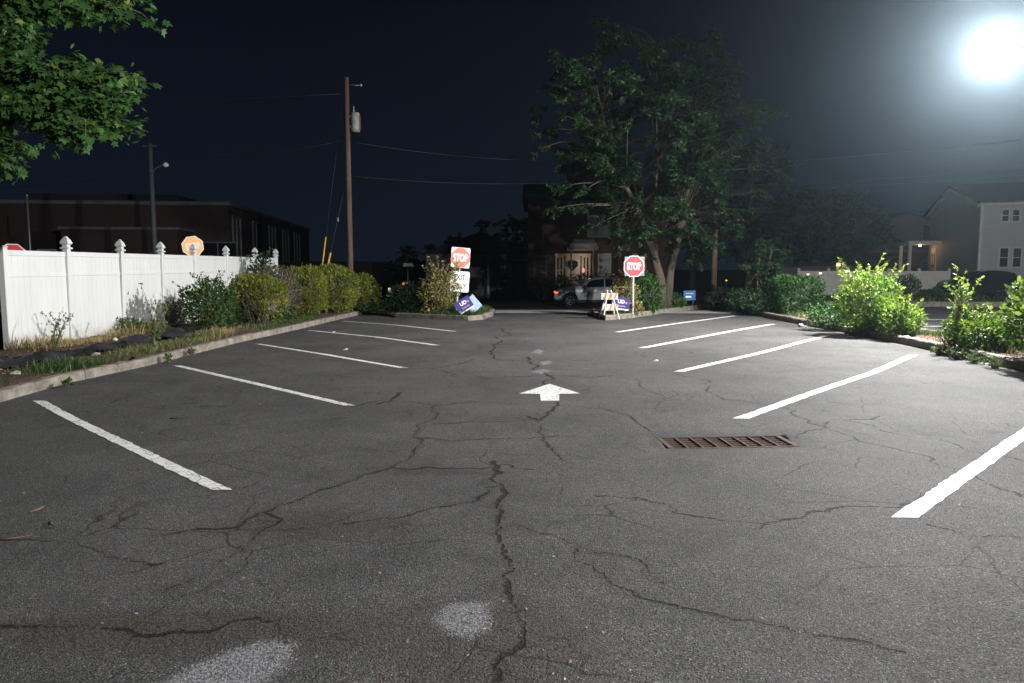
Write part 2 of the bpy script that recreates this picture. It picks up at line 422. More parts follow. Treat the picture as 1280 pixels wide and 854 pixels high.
def leaves(name, P, D, Nn, size, shape, mat, parent=None, width=1.0, val=None):
    """one mesh of many leaves: position, axis, normal hint, size"""
    T, F = LEAF[shape]
    n = len(P)
    D = D / (np.linalg.norm(D, axis=1, keepdims=True) + 1e-9)
    A = np.cross(D, Nn); A /= (np.linalg.norm(A, axis=1, keepdims=True) + 1e-9)
    Nn = np.cross(A, D)
    size = np.broadcast_to(size, (n,))[:, None, None]
    V = P[:, None, :] + size * (A[:, None, :] * (T[None, :, 0:1] * width) + D[:, None, :] * T[None, :, 1:2] + Nn[:, None, :] * T[None, :, 2:3])
    k = len(T)
    fl = np.concatenate([np.array(f) for f in F]); cnt = np.array([len(f) for f in F])
    loops = (np.arange(n)[:, None] * k + fl[None, :]).ravel()
    counts = np.tile(cnt, n); starts = np.concatenate([[0], np.cumsum(counts)[:-1]])
    if val is None: val = np.clip(rng.beta(2, 2.4, n), 0, 1)
    me = np_mesh(name, V.reshape(-1, 3), loops, starts, counts, mat, {'leafv': ('POINT', np.repeat(val, k))})
    return link(bpy.data.objects.new(name, me), parent)

def unit(n):
    d = rng.normal(size=(n, 3)); return d / np.linalg.norm(d, axis=1, keepdims=True)

def shrub(name, label, cat, loc, rx, ry, h, n, size, shape, lmat, smat=None, seed=0, power=2.0, lump=0.14, bare=0.0, stems=16,
          width=1.0, spiky=0, spike_h=0.3, rz=0.0, group=None, lift=0.35, shell=0.55):
    """a multi-stemmed shrub: branches (stems) and a leafy crown, uneven outline"""
    r = np.random.default_rng(seed + 100)
    root = thing(name, label, cat, loc, rz, group)
    smat = smat or M['twig']
    m = MB()
    ph = r.uniform(0, 6.28, 9)
    def lumpf(u):
        return 1 + lump * (np.sin(3.1 * u[:, 0] * 2 + ph[0] + 2 * u[:, 2]) + np.sin(4.3 * u[:, 1] * 2 + ph[1]) * .8 + np.sin(5 * u[:, 2] * 2 + ph[2] + 3 * u[:, 0]) * .7
                           + .6 * np.sin(11 * u[:, 0] + ph[3]) * np.sin(9 * u[:, 1] + ph[4]) + .6 * np.sin(12 * u[:, 2] + ph[5] + 7 * u[:, 1])) * .5
    def surf(u):
        k = (np.abs(u) ** power).sum(1) ** (-1 / power)
        return u * k[:, None]
    cz = h * 0.52
    u = r.normal(size=(n * 2, 3)); u /= np.linalg.norm(u, axis=1, keepdims=True)
    q = surf(u) * lumpf(u)[:, None] * (1 - shell * r.random(len(u)) ** 1.8)[:, None]
    P = q * np.array([rx, ry, h * 0.5]) + np.array([0, 0, cz])
    keep = P[:, 2] > 0.03
    if bare > 0:
        keep &= (P[:, 2] / h > bare * (0.55 + 0.75 * r.random(len(P)) + 0.35 * np.sin(5 * u[:, 0] + ph[6])))
    # gaps: some clumps of the shell are thin
    gap = np.sin(7 * u[:, 0] + ph[7]) * np.sin(8 * u[:, 2] + ph[8]) * np.sin(6 * u[:, 1] + ph[0])
    keep &= r.random(len(P)) > np.clip(gap * 1.2, 0, 0.75)
    P, u = P[keep][:n], u[keep][:n]
    D = u * 0.8 + np.array([0, 0, lift]) + r.normal(size=P.shape) * 0.55
    Nn = u + r.normal(size=P.shape) * 0.7 + np.array([0, 0, .4])
    sz = size * r.uniform(0.42, 1.35, len(P))
    val = np.clip(r.beta(2, 2.2, len(P)) * .75 + .25 * np.clip(np.sin(4 * u[:, 0] + ph[2]) * np.sin(5 * u[:, 2] + ph[4]) + .3, 0, 1), 0, 1)
    PP, DD, NN, SS, VV = [P], [D], [Nn], [sz], [val]
    # long shoots sticking out of the outline
    for k in range(spiky):
        a = r.uniform(0, 6.28); rr = r.uniform(0.1, 0.85)
        b = Vector((rx * rr * math.cos(a), ry * rr * math.sin(a), h * (0.95 - 0.35 * rr * rr)))
        dv = Vector((math.cos(a) * r.uniform(.1, .6), math.sin(a) * r.uniform(.1, .6), 1)).normalized()
        Ls = spike_h * r.uniform(.5, 1.15)
        pts = [b + dv * Ls * t + Vector((math.cos(a), math.sin(a), -.25)) * (0.25 * Ls * t * t) for t in (-.5, 0, .35, .7, 1)]
        m.tube(pts, [.006, .005, .004, .003, .0015], 5)
        nl = int(9 + Ls * 26)
        tt = r.random(nl)
        pp = np.array([pts[1].lerp(pts[4], t) for t in tt])
        dd = r.normal(size=(nl, 3)) * .8 + np.array([0, 0, .35])
        PP.append(pp); DD.append(dd); NN.append(r.normal(size=(nl, 3)) + np.array([0, 0, .8])); SS.append(size * r.uniform(.6, 1.1, nl)); VV.append(r.uniform(.4, 1, nl))
    # branches
    for k in range(stems):
        a = r.uniform(0, 6.28); e = math.acos(r.uniform(0.0, 1.0))
        d = np.array([[math.sin(e) * math.cos(a), math.sin(e) * math.sin(a), math.cos(e) * 1.2 - .2]])
        tip = surf(d / np.linalg.norm(d)) * .86
        t = Vector((tip[0, 0] * rx, tip[0, 1] * ry, max(.1, tip[0, 2] * h * .5 + cz)))
        b = Vector((r.uniform(-.16, .16) * rx, r.uniform(-.16, .16) * ry, -0.03))
        mid = b.lerp(t, .5) + Vector((r.normal() * .05 * rx, r.normal() * .05 * ry, r.uniform(-.02, .08) * h))
        s0 = 0.012 + 0.010 * h
        m.tube([b, mid, t], [s0, s0 * .6, s0 * .2], 5)
        for j in range(3):
            w = r.uniform(.35, .9); c0 = (mid.lerp(t, (w - .5) * 2) if w > .5 else b.lerp(mid, w * 2))
            c1 = c0 + Vector((r.normal() * .28 * rx, r.normal() * .28 * ry, r.uniform(.02, .3) * h))
            m.tube([c0, c0.lerp(c1, .5) + Vector((r.normal() * .02, r.normal() * .02, .01)), c1], [s0 * .4, s0 * .28, s0 * .12], 4)
    m.build('branches', smat, root, smooth=True)
    leaves('foliage', np.concatenate(PP), np.concatenate(DD), np.concatenate(NN), np.concatenate(SS), shape, lmat, root, width, np.concatenate(VV))
    return root

def bez(a, b, c, n=6):
    return [a * (1 - t) ** 2 + b * 2 * t * (1 - t) + c * t * t for t in [i / (n - 1) for i in range(n)]]

def tree(name, label, cat, loc, trunks, crown_c, crown_r, nclus, per, leaf, shape, lmat, bmat, seed=0, droop=0.25, group=None, rmin=0.35, twigs=True, spread=0.85, extra=None, width=1.0):
    """trunk polylines (local), limbs to leaf clusters in an uneven crown; clusters are sprays of leaves"""
    r = np.random.default_rng(seed + 500)
    root = thing(name, label, cat, loc, 0, group)
    m = MB(); ml = MB()
    nodes = []
    for pts, rad in trunks:
        m.tube(pts, rad, 10)
        for i, p in enumerate(pts):
            if i >= len(pts) // 2: nodes.append((Vector(p), rad[i]))
    ph = r.uniform(0, 6.28, 6)
    cl = []
    cc = Vector(crown_c)
    tries = 0
    while len(cl) < nclus and tries < nclus * 40:
        tries += 1
        u = r.normal(size=3); u /= np.linalg.norm(u)
        f = (rmin + (1 - rmin) * r.random() ** .6) * (1 + .20 * math.sin(3.3 * u[0] + ph[0] + 2 * u[2]) + .14 * math.sin(5.1 * u[2] + ph[1] + u[1]) + .1 * math.sin(8 * u[0] + ph[2]))
        g = math.sin(5 * u[0] + ph[3]) * math.sin(6 * u[2] + ph[4]) * math.sin(4 * u[1] + ph[5])
        if g > .35 and f > .6: continue
        cl.append(cc + Vector((u[0] * crown_r[0] * f, u[1] * crown_r[1] * f, u[2] * crown_r[2] * f)))
    for e in (extra or []): cl.append(Vector(e))
    PP, DD, NN, SS, VV = [], [], [], [], []
    R0 = (crown_r[0] + crown_r[1]) / 2
    for ci, c in enumerate(cl):
        src, sr = min(nodes, key=lambda q: (q[0] - c).length + max(0, q[0].z - c.z) * 1.5 + r.uniform(0, .25) * R0)
        mid = src.lerp(c, .5) + Vector((r.normal() * .06 * R0, r.normal() * .06 * R0, r.uniform(.05, .24) * R0))
        path = bez(src, mid, c, 6)
        s0 = min(sr * .45, .010 + .006 * (c - src).length)
        if twigs: ml.tube(path, [s0 * (1 - .82 * i / 5) for i in range(6)], 5, cap=False)
        out = (c - cc); out.z *= .5
        out = out.normalized() if out.length > 1e-3 else Vector((0, 0, 1))
        cs = spread * R0 * r.uniform(.75, 1.25) / max(1.2, nclus ** .42)
        for k in range(5):
            d = Vector((out.x + r.normal() * .8, out.y + r.normal() * .8, r.normal() * .45 + .08)).normalized()
            L_ = cs * r.uniform(.7, 1.5)
            a0 = path[4].lerp(c, r.random())
            a1 = a0 + d * L_ * .6 + Vector((0, 0, .04 * L_)); a2 = a0 + d * L_ - Vector((0, 0, droop * L_))
            tp = bez(a0, a1, a2, 4)
            if twigs: ml.tube(tp, [s0 * .16 + .004, s0 * .13 + .003, .003, .002], 4, cap=False)
            nl = max(3, int(per / 5))
            t = r.random(nl) ** .8
            A0, A1, A2 = np.array(a0), np.array(a1), np.array(a2)
            pos = A0 * ((1 - t) ** 2)[:, None] + A1 * (2 * t * (1 - t))[:, None] + A2 * (t * t)[:, None]
            pos += r.normal(size=pos.shape) * np.array([.13, .13, .07]) * cs
            side = np.cross(np.array(d), [0, 0, 1.0]); side = side / (np.linalg.norm(side) + 1e-6)
            sg = r.choice([-1, 1], nl)[:, None]
            D = np.array(d)[None] * .55 + side[None] * sg * .75 + r.normal(size=pos.shape) * .35 - np.array([0, 0, .28])
            N_ = np.array([0, 0, 1.0])[None] + r.normal(size=pos.shape) * .5
            PP.append(pos); DD.append(D); NN.append(N_); SS.append(leaf * r.uniform(.65, 1.2, nl))
            VV.append(np.clip(r.beta(2, 2.5, nl) * .7 + r.uniform(0, .3), 0, 1))
    m.build('trunk', bmat, root, smooth=True)
    if ml.v: ml.build('limbs', bmat, root, smooth=True)
    leaves('crown', np.concatenate(PP), np.concatenate(DD), np.concatenate(NN), np.concatenate(SS), shape, lmat, root, width, np.concatenate(VV))
    return root

_txt = {}
def text_mb(mb, s, height, X, squeeze=0.8, bold=0.02, depth=0.004):
    """lettering as solid mesh, centred on the local XZ plane facing -Y"""
    key = (s, bold)
    if key not in _txt:
        cu = bpy.data.curves.new("lettering", 'FONT'); cu.body = s; cu.size = 1.0; cu.offset = bold; cu.extrude = 0.5
        cu.align_x = 'CENTER'; cu.resolution_u = 3
        o = bpy.data.objects.new("lettering", cu); C.objects.link(o)
        dg = bpy.context.evaluated_depsgraph_get(); dg.update()
        me = bpy.data.meshes.new_from_object(o.evaluated_get(dg))
        vs = [tuple(v.co) for v in me.vertices]; fs = [list(p.vertices) for p in me.polygons]
        bpy.data.objects.remove(o); bpy.data.curves.remove(cu); bpy.data.meshes.remove(me)
        x0, x1 = min(v[0] for v in vs), max(v[0] for v in vs); y0, y1 = min(v[1] for v in vs), max(v[1] for v in vs)
        _txt[key] = ([((v[0] - (x0 + x1) / 2) / (y1 - y0), (v[1] - (y0 + y1) / 2) / (y1 - y0), v[2]) for v in vs], fs)
    vs, fs = _txt[key]
    mb.add([(v[0] * height * squeeze, -v[2] * depth, v[1] * height) for v in vs], fs, X)
    return mb

# ------------------------------------------------------------------ SETTING: ground, lot, streets
def smooth01(t): t = np.clip(t, 0, 1); return t * t * (3 - 2 * t)
def gz(x, y):
    return -0.62 - 1.35 * smooth01((y - 42) / 14) * smooth01((-x - 3) / 5)

# big ground sheet to the horizon
xs = np.concatenate([np.linspace(-900, -90, 10), np.linspace(-80, 80, 81), np.linspace(90, 900, 10)])
ys = np.concatenate([np.linspace(-900, -50, 8), np.linspace(-40, 140, 91), np.linspace(150, 1200, 12)])
gx, gy = np.meshgrid(xs, ys)
gV = np.stack([gx, gy, gz(gx, gy) - 0.03 + 0.02 * noise2(gx, gy, 3)], -1).reshape(-1, 3)
def grid_faces(nx, ny):
    i = np.arange((nx - 1) * (ny - 1)); a = (i // (nx - 1)) * nx + i % (nx - 1)
    return np.stack([a, a + 1, a + 1 + nx, a + nx], -1).ravel(), np.arange(len(i)) * 4, np.full(len(i), 4)
l, s, c = grid_faces(len(xs), len(ys))
tag(link(bpy.data.objects.new('ground', np_mesh('ground', gV, l, s, c, M['earth'], smooth=True))), kind='structure')

# --- the lot: one fine sheet, its cracks and repair patches are carried as distances on the sheet
def lot_h(x, y):
    return 0.010 * noise2(np.asarray(x) * .8, np.asarray(y) * .8, 21) - 0.006
LX0, LX1 = -6.6, 7.8
yrows = [1.2]
while yrows[-1] < 29.0:
    Y = yrows[-1]; yrows.append(Y + max(0.017, Y * Y * 0.00036))
ys = np.concatenate([np.linspace(-14, 1.0, 18), np.array(yrows)])
xs = np.arange(LX0, LX1 + .001, 0.024)
gx, gy = np.meshgrid(xs, ys)
px, py = gx.ravel(), gy.ravel()
crack = np.full(px.shape, 0.5)
wob = lambda a, b, k: (np.sin(a * 31 + k) * np.cos(b * 27 + 2 * k) + .6 * np.sin(a * 71 + b * 53 + k))
CR = [  # (half width in m, pixel polyline)
    (.022, [(616, 576), (621, 583), (624, 591)]),
    (.011, [(617, 578), (620, 590), (626, 605), (632, 618), (627, 640), (626, 660), (631, 690), (638, 705), (632, 725), (638, 745), (648, 765), (655, 790), (640, 815), (620, 854)]),
    (.006, [(617, 583), (590, 585), (560, 585), (520, 586), (490, 584), (470, 590), (440, 600), (400, 612), (370, 625), (330, 640), (290, 660), (200, 668)]),
    (.004, [(617, 580), (640, 584), (668, 587)]),
    (.003, [(626, 605), (590, 628), (560, 633), (520, 640), (470, 650), (430, 655)]),
    (.004, [(490, 584), (510, 575), (520, 560), (515, 545), (525, 530), (545, 520), (543, 507), (520, 503), (480, 500), (440, 508)]),
    (.003, [(515, 545), (540, 548), (570, 551), (600, 549), (640, 547), (680, 546), (720, 544)]),
    (.003, [(543, 507), (580, 503), (620, 503), (650, 505)]),
    (.003, [(540, 530), (590, 527), (640, 526), (668, 524)]),
    (.014, [(697, 502), (690, 512), (675, 525), (668, 523), (660, 520)]),
    (.004, [(670, 526), (672, 540), (690, 560), (705, 575)]),
    (.016, [(687, 481), (690, 472), (682, 464), (665, 461), (663, 452), (660, 445)]),
    (.014, [(660, 449), (640, 450), (625, 449), (615, 440), (617, 432), (628, 425), (640, 418), (630, 410), (600, 406)]),
    (.009, [(595, 472), (560, 465), (540, 460), (560, 456), (590, 448)]),
    (.007, [(595, 472), (620, 471), (680, 470), (740, 472), (800, 470)]),
    (.014, [(503, 490), (492, 497), (472, 505)]),
    (.004, [(700, 507), (760, 512), (800, 530), (823, 540)]),
    (.004, [(995, 545), (1030, 535), (1060, 525), (1100, 520)]),
    (.005, [(840, 467), (880, 480), (950, 505), (990, 517), (1050, 540), (1120, 560), (1180, 582), (1230, 600), (1280, 620)]),
    (.004, [(1050, 522), (1100, 535), (1180, 550), (1280, 575)]),
    (.005, [(720, 685), (745, 715), (790, 740), (850, 760), (920, 775), (1000, 790), (1070, 800), (1130, 815)]),
    (.003, [(640, 655), (690, 668), (740, 690), (800, 700), (830, 730)]),
    (.003, [(745, 620), (800, 622), (840, 640), (900, 650), (960, 655)]),
    (.006, [(0, 782), (60, 783), (120, 785), (180, 795), (260, 790), (340, 778)]),
    (.004, [(0, 672), (60, 676), (130, 690), (200, 705)]),
    (.004, [(330, 640), (300, 690), (250, 720), (200, 740)]),
    (.003, [(950, 660), (1010, 640), (1090, 632), (1140, 628)]),
    (.003, [(1160, 655), (1210, 668), (1280, 672)]),
    (.003, [(760, 470), (800, 478), (850, 500)]),
]
r_ = np.random.default_rng(5)
for hw, poly in CR:
    pts = [G(*p) for p in poly]
    # jagged: subdivide with offsets
    for it in range(3):
        q = []
        for a, b in zip(pts[:-1], pts[1:]):
            d = b - a
            q += [a, (a + b) / 2 + Vector((-d.y, d.x, 0)) * r_.normal() * .11]
        pts = q + [pts[-1]]
    for a, b in zip(pts[:-1], pts[1:]):
        pad = .34
        i0, i1 = np.searchsorted(ys, [min(a.y, b.y) - pad, max(a.y, b.y) + pad])
        j0, j1 = np.searchsorted(xs, [min(a.x, b.x) - pad, max(a.x, b.x) + pad])
        if i1 <= i0 or j1 <= j0: continue
        X_, Y_ = gx[i0:i1, j0:j1], gy[i0:i1, j0:j1]
        dx, dy = b.x - a.x, b.y - a.y
        t = np.clip(((X_ - a.x) * dx + (Y_ - a.y) * dy) / (dx * dx + dy * dy + 1e-9), 0, 1)
        dist = np.hypot(X_ - a.x - t * dx, Y_ - a.y - t * dy) - hw
        cv = crack.reshape(gx.shape)[i0:i1, j0:j1]
        np.minimum(cv, dist, out=cv)
crack = crack.ravel()
def poly_sd(poly, X_, Y_):
    inside = np.zeros(X_.shape, bool); dm = np.full(X_.shape, 9.0)
    n = len(poly)
    for i in range(n):
        a, b = poly[i], poly[(i + 1) % n]
        dx, dy = b.x - a.x, b.y - a.y
        t = np.clip(((X_ - a.x) * dx + (Y_ - a.y) * dy) / (dx * dx + dy * dy), 0, 1)
        dm = np.minimum(dm, np.hypot(X_ - a.x - t * dx, Y_ - a.y - t * dy))
        cnd = ((a.y > Y_) != (b.y > Y_)) & (X_ < (b.x - a.x) * (Y_ - a.y) / (b.y - a.y + 1e-12) + a.x)
        inside ^= cnd
    return np.where(inside, -dm, dm)
patch = np.full(px.shape, 0.5)
for poly in ([(543, 778), (558, 756), (585, 752), (612, 755), (612, 786), (590, 798), (565, 795)],
             [(190, 862), (240, 832), (295, 808), (345, 800), (372, 803), (362, 828), (335, 850), (300, 900), (180, 900)],
             [(664, 440), (672, 436), (680, 438), (676, 442)], [(676, 452), (688, 450), (690, 454), (678, 456)], [(664, 464), (678, 461), (690, 463), (676, 467)]):
    patch = np.minimum(patch, poly_sd([G(*p) for p in poly], px, py))
patch = np.clip(patch, -.3, .3)
# worn dirty ground round the main crack near the camera
dirt = np.clip(1 - np.hypot((px - G(620, 800).x) / .75, (py - G(620, 800).y) / .75), 0, 1)
dirt = np.maximum(dirt, np.clip(1 - np.hypot((px - G(250, 790).x) / 1.5, (py - G(250, 790).y) / .35), 0, 1))
dirt = np.maximum(dirt, np.clip(1 - np.hypot((px - G(380, 660).x) / 1.2, (py - G(380, 655).y) / .5), 0, 1) * .8)
dirt = np.maximum(dirt, np.clip(1 - np.hypot((px - G(560, 590).x) / .9, (py - G(560, 590).y) / .18), 0, 1) * .7)
gdist = np.maximum(poly_sd([G(823, 545), G(981, 541), G(993, 556), G(833, 558)], px, py), 0)
dirt = np.maximum(dirt, .9 * np.clip(1 - gdist / .16, 0, 1))
pz = lot_h(px, py) - .014 * np.clip(1 - gdist / .22, 0, 1)
# the drain sits in a pit: the sheet dips under the grate
GR = [G(823, 545), G(981, 541), G(993, 556), G(833, 558)]
pz = np.where(poly_sd(GR, px, py) < -.01, -0.12, pz)
l, s, c = grid_faces(len(xs), len(ys))

ma, nt, p, out = new_mat('lot_asphalt')
N, L = nt.nodes, nt.links
def node(t, **kw):
    n = N.new(t)
    for k, v in kw.items(): setattr(n, k, v)
    return n
def mth(op, a, b=None, c_=None, clamp=False):
    n = N.new("ShaderNodeMath"); n.operation = op; n.use_clamp = clamp
    for i, v in enumerate((a, b, c_)):
        if v is None: continue
        if hasattr(v, 'links') or hasattr(v, 'is_linked'): L.new(v, n.inputs[i])
        else: n.inputs[i].default_value = v
    return n.outputs[0]
def mixc(f, a, b):
    n = N.new("ShaderNodeMix"); n.data_type = 'RGBA'
    for sck, v in ((n.inputs[0], f), (n.inputs[6], a), (n.inputs[7], b)):
        if hasattr(v, 'is_linked'): L.new(v, sck)
        elif isinstance(v, (int, float)): sck.default_value = v
        else: sck.default_value = rgba(v)
    return n.outputs[2]
def ramp(v, p0, p1, a=0.0, b=1.0):
    n = N.new("ShaderNodeMapRange"); n.interpolation_type = 'SMOOTHSTEP'
    L.new(v, n.inputs[0]); n.inputs[1].default_value = p0; n.inputs[2].default_value = p1; n.inputs[3].default_value = a; n.inputs[4].default_value = b
    return n.outputs[0]
tc = node("ShaderNodeTexCoord").outputs["Object"]
def nz(scale, detail=4, rough=.6):
    n = N.new("ShaderNodeTexNoise"); n.inputs["Scale"].default_value = scale; n.inputs["Detail"].default_value = detail; n.inputs["Roughness"].default_value = rough
    L.new(tc, n.inputs["Vector"]); return n.outputs["Fac"]
def vor(scale, feat='F1'):
    n = N.new("ShaderNodeTexVoronoi"); n.inputs["Scale"].default_value = scale; n.feature = feat; L.new(tc, n.inputs["Vector"]); return n
v1 = vor(135); v2 = vor(60)
sep = N.new("ShaderNodeSeparateColor"); L.new(v1.outputs["Color"], sep.inputs[0])
sep2 = N.new("ShaderNodeSeparateColor"); L.new(v2.outputs["Color"], sep2.inputs[0])
stone = mixc(sep.outputs[0], (0.042, 0.041, 0.0415), (0.124, 0.1215, 0.121))
stone = mixc(mth('MULTIPLY', ramp(sep2.outputs[0], .78, .95), .34), stone, (0.15, 0.145, 0.14))
stone = mixc(ramp(sep.outputs[1], .95, .99), stone, (0.25, 0.245, 0.24))
pit_ = ramp(v1.outputs["Distance"], .45, .75)
stone = mixc(mth('MULTIPLY', pit_, .7), stone, (0.014, 0.014, 0.014))
big = nz(.55, 5); med = nz(3.2, 6)
tone = mth('MULTIPLY_ADD', ramp(big, .30, .70), .42, mth('MULTIPLY_ADD', med, .60, .52))
mul = N.new("ShaderNodeMix"); mul.data_type = 'RGBA'; mul.blend_type = 'MULTIPLY'; mul.inputs[0].default_value = 1
L.new(stone, mul.inputs[6]); cmb = N.new("ShaderNodeCombineColor")
for k in range(3): L.new(tone, cmb.inputs[k])
L.new(cmb.outputs[0], mul.inputs[7]); col = mul.outputs[2]
a_crack = node("ShaderNodeAttribute", attribute_name="crack").outputs["Fac"]
a_patch = node("ShaderNodeAttribute", attribute_name="patch").outputs["Fac"]
a_dirt = node("ShaderNodeAttribute", attribute_name="dirt").outputs["Fac"]
jag = mth('MULTIPLY_ADD', nz(34, 5, .7), .05, -.025)
jag2 = mth('MULTIPLY_ADD', nz(5, 5, .65), .10, -.05)
# faint wear around cracks
halo = ramp(mth('ADD', a_crack, mth('MULTIPLY', jag2, .8)), .055, .0)
col = mixc(mth('MULTIPLY', halo, mth('MULTIPLY_ADD', ramp(nz(1.4, 4), .42, .66), .42, .06)), col, (0.026, 0.022, 0.019))
# loose grit and rusty dirt
dmask = ramp(mth('ADD', a_dirt, mth('MULTIPLY_ADD', nz(9, 6, .7), 1.1, -.62)), .12, .55)
grit = mixc(ramp(nz(60, 3), .42, .62), (0.022, 0.020, 0.018), (0.088, 0.074, 0.062))
col = mixc(mth('MULTIPLY', dmask, .62), col, grit)
# old oil drips and tyre-polished ground
oil = mth('MULTIPLY', ramp(nz(1.7, 6, .6), .585, .70), ramp(nz(.33, 2), .44, .58))
col = mixc(mth('MULTIPLY', oil, .5), col, (0.019, 0.019, 0.020))
# hairline alligator cracks
ve = N.new("ShaderNodeTexVoronoi"); ve.feature = 'DISTANCE_TO_EDGE'; ve.inputs["Scale"].default_value = 1.5
wv = N.new("ShaderNodeMix"); wv.data_type = 'VECTOR'; wv.inputs[0].default_value = .10
nzc = N.new("ShaderNodeTexNoise"); nzc.inputs["Scale"].default_value = 5; nzc.inputs["Detail"].default_value = 5; L.new(tc, nzc.inputs["Vector"])
L.new(tc, wv.inputs[4]); L.new(nzc.outputs["Color"], wv.inputs[5]); L.new(wv.outputs[1], ve.inputs["Vector"])
hair = mth('MULTIPLY', ramp(ve.outputs["Distance"], .013, .003), ramp(nz(.6, 4), .46, .58))
ve2 = N.new("ShaderNodeTexVoronoi"); ve2.feature = 'DISTANCE_TO_EDGE'; ve2.inputs["Scale"].default_value = 4.6; L.new(wv.outputs[1], ve2.inputs["Vector"])
hair2 = mth('MULTIPLY', ramp(ve2.outputs["Distance"], .030, .006), mth('MULTIPLY', ramp(a_dirt, .15, .6), ramp(nz(2.2, 4), .46, .58)))
hair = mth('MAXIMUM', hair, mth('MULTIPLY', hair2, .8))
col = mixc(mth('MULTIPLY', hair, .8), col, (0.014, 0.013, 0.012))
jag3 = mth('MULTIPLY_ADD', nz(120, 3, .6), .016, -.008)
cw_ = mth('MULTIPLY_ADD', ramp(nz(2.6, 4), .32, .70), .015, -.004)
ckd = mth('SUBTRACT', mth('ADD', mth('ADD', a_crack, mth('MULTIPLY', jag, .9)), jag3), cw_)
ck = ramp(ckd, .006, -.006)
col = mixc(mth('MULTIPLY', ck, .9), col, mixc(ramp(nz(95, 2), .60, .70), (0.008, 0.007, 0.006), (0.075, 0.05, 0.035)))
pm = ramp(mth('ADD', mth('ADD', a_patch, mth('MULTIPLY', jag, 1.2)), mth('ADD', mth('MULTIPLY', jag2, .7), mth('MULTIPLY_ADD', sep.outputs[0], .07, -.03))), .016, -.016)
pcol = mixc(ramp(nz(70, 3), .35, .65), (0.085, 0.085, 0.09), (0.30, 0.30, 0.315))
pcol = mixc(ramp(nz(14, 6, .7), .53, .70), pcol, col)
col = mixc(mth('MULTIPLY', pm, .85), col, pcol)
L.new(col, p.inputs["Base Color"])
p.inputs["Specular IOR Level"].default_value = 0.19
L.new(mth('MULTIPLY_ADD', sep.outputs[2], .30, .62), p.inputs["Roughness"])
hgt = mth('MULTIPLY_ADD', v1.outputs["Distance"], -.5, mth('MULTIPLY', v2.outputs["Distance"], -.35))
hgt = mth('MULTIPLY_ADD', sep.outputs[1], .35, hgt)
hgt = mth('MULTIPLY_ADD', ck, -2.0, hgt)
bp = N.new("ShaderNodeBump"); bp.inputs["Strength"].default_value = 1.0; bp.inputs["Distance"].default_value = .007
L.new(hgt, bp.inputs["Height"]); L.new(bp.outputs[0], p.inputs["Normal"])
M['asphalt'] = ma
me = np_mesh('parking_lot', np.stack([px, py, pz], -1), l, s, c, ma, {'crack': ('POINT', crack), 'patch': ('POINT', patch), 'dirt': ('POINT', dirt)}, smooth=True)
tag(link(bpy.data.objects.new('parking_lot', me)), kind='structure')

# --- painted markings (weathered thermoplastic)
m, nt, p, out = new_mat('line_paint')
N, L = nt.nodes, nt.links
tc = node("ShaderNodeTexCoord").outputs["Object"]
base = mixc(ramp(nz(9, 6), .35, .7), (0.80, 0.80, 0.79), (0.66, 0.66, 0.65))
ve = N.new("ShaderNodeTexVoronoi"); ve.feature = 'DISTANCE_TO_EDGE'; ve.inputs["Scale"].default_value = 10; L.new(tc, ve.inputs["Vector"])
crk = mth('MULTIPLY', ramp(ve.outputs["Distance"], .035, .008), ramp(nz(1.6, 4), .40, .54))
chip = mth('MAXIMUM', ramp(nz(48, 6, .75), .61, .67), mth('MULTIPLY', ramp(nz(17, 7, .75), .55, .62), ramp(nz(1.1, 3), .42, .58)))
base = mixc(mth('MAXIMUM', crk, chip), base, (0.07, 0.07, 0.07))
L.new(base, p.inputs["Base Color"]); p.inputs["Roughness"].default_value = .6
bp = N.new("ShaderNodeBump"); bp.inputs["Strength"].default_value = .4; bp.inputs["Distance"].default_value = .004
L.new(nz(90, 3), bp.inputs["Height"]); L.new(bp.outputs[0], p.inputs["Normal"])
M['paint'] = m
def paint_strip(pts, half, name='parking_line', z=0.004, ground=lot_h, mat=None):
    mb = MB(); q = []
    for a, b in zip(pts[:-1], pts[1:]):
        k = max(2, int((b - a).length / .06))
        q += [a.lerp(b, i / k) for i in range(k)]
    q.append(pts[-1])
    r = np.random.default_rng(int(abs(pts[0].x * 1000)) + 3)
    vs = []; nx_ = 5
    for v in q:
        e0, e1 = r.normal() * .006, r.normal() * .006
        for i in range(nx_):
            t = -1 + 2 * i / (nx_ - 1)
            x = v.x + half * t + (e0 if i == 0 else e1 if i == nx_ - 1 else 0)
            vs.append((x, v.y, float(ground(x, v.y)) + z))
    fs = []
    for j in range(len(q) - 1):
        for i in range(nx_ - 1):
            a = j * nx_ + i
            fs.append([a, a + 1, a + 1 + nx_, a + nx_])
    mb.add(vs, fs)
    return tag(mb.build(name, mat or M['paint']), kind='structure')
LINES = [
    [(49, 501), (88, 522), (160, 556), (277, 612)],
    [(221, 457), (300, 475), (437, 507)],
    [(322, 430), (410, 443), (505, 459)],
    [(386, 413), (470, 421), (546, 431)],
    [(428, 402), (500, 407), (568, 414)],
    [(1400, 458), (1280, 542), (1190, 604), (1130, 646)],
    [(1142, 443), (1090, 466), (1020, 490), (926, 523)],
    [(1033, 420), (950, 441), (849, 465)],
    [(966, 405), (890, 419), (803, 435)],
    [(918, 395), (850, 404), (771, 415)],
]
for i, ln in enumerate(LINES):
    pts = [G(*q) for q in ln]
    if i == 5: pts[0] = Vector((7.3, pts[1].y + (7.3 - pts[1].x) * (pts[1].y - pts[3].y) / (pts[1].x - pts[3].x), 0))
    paint_strip(pts, .078 if i < 5 else .088)
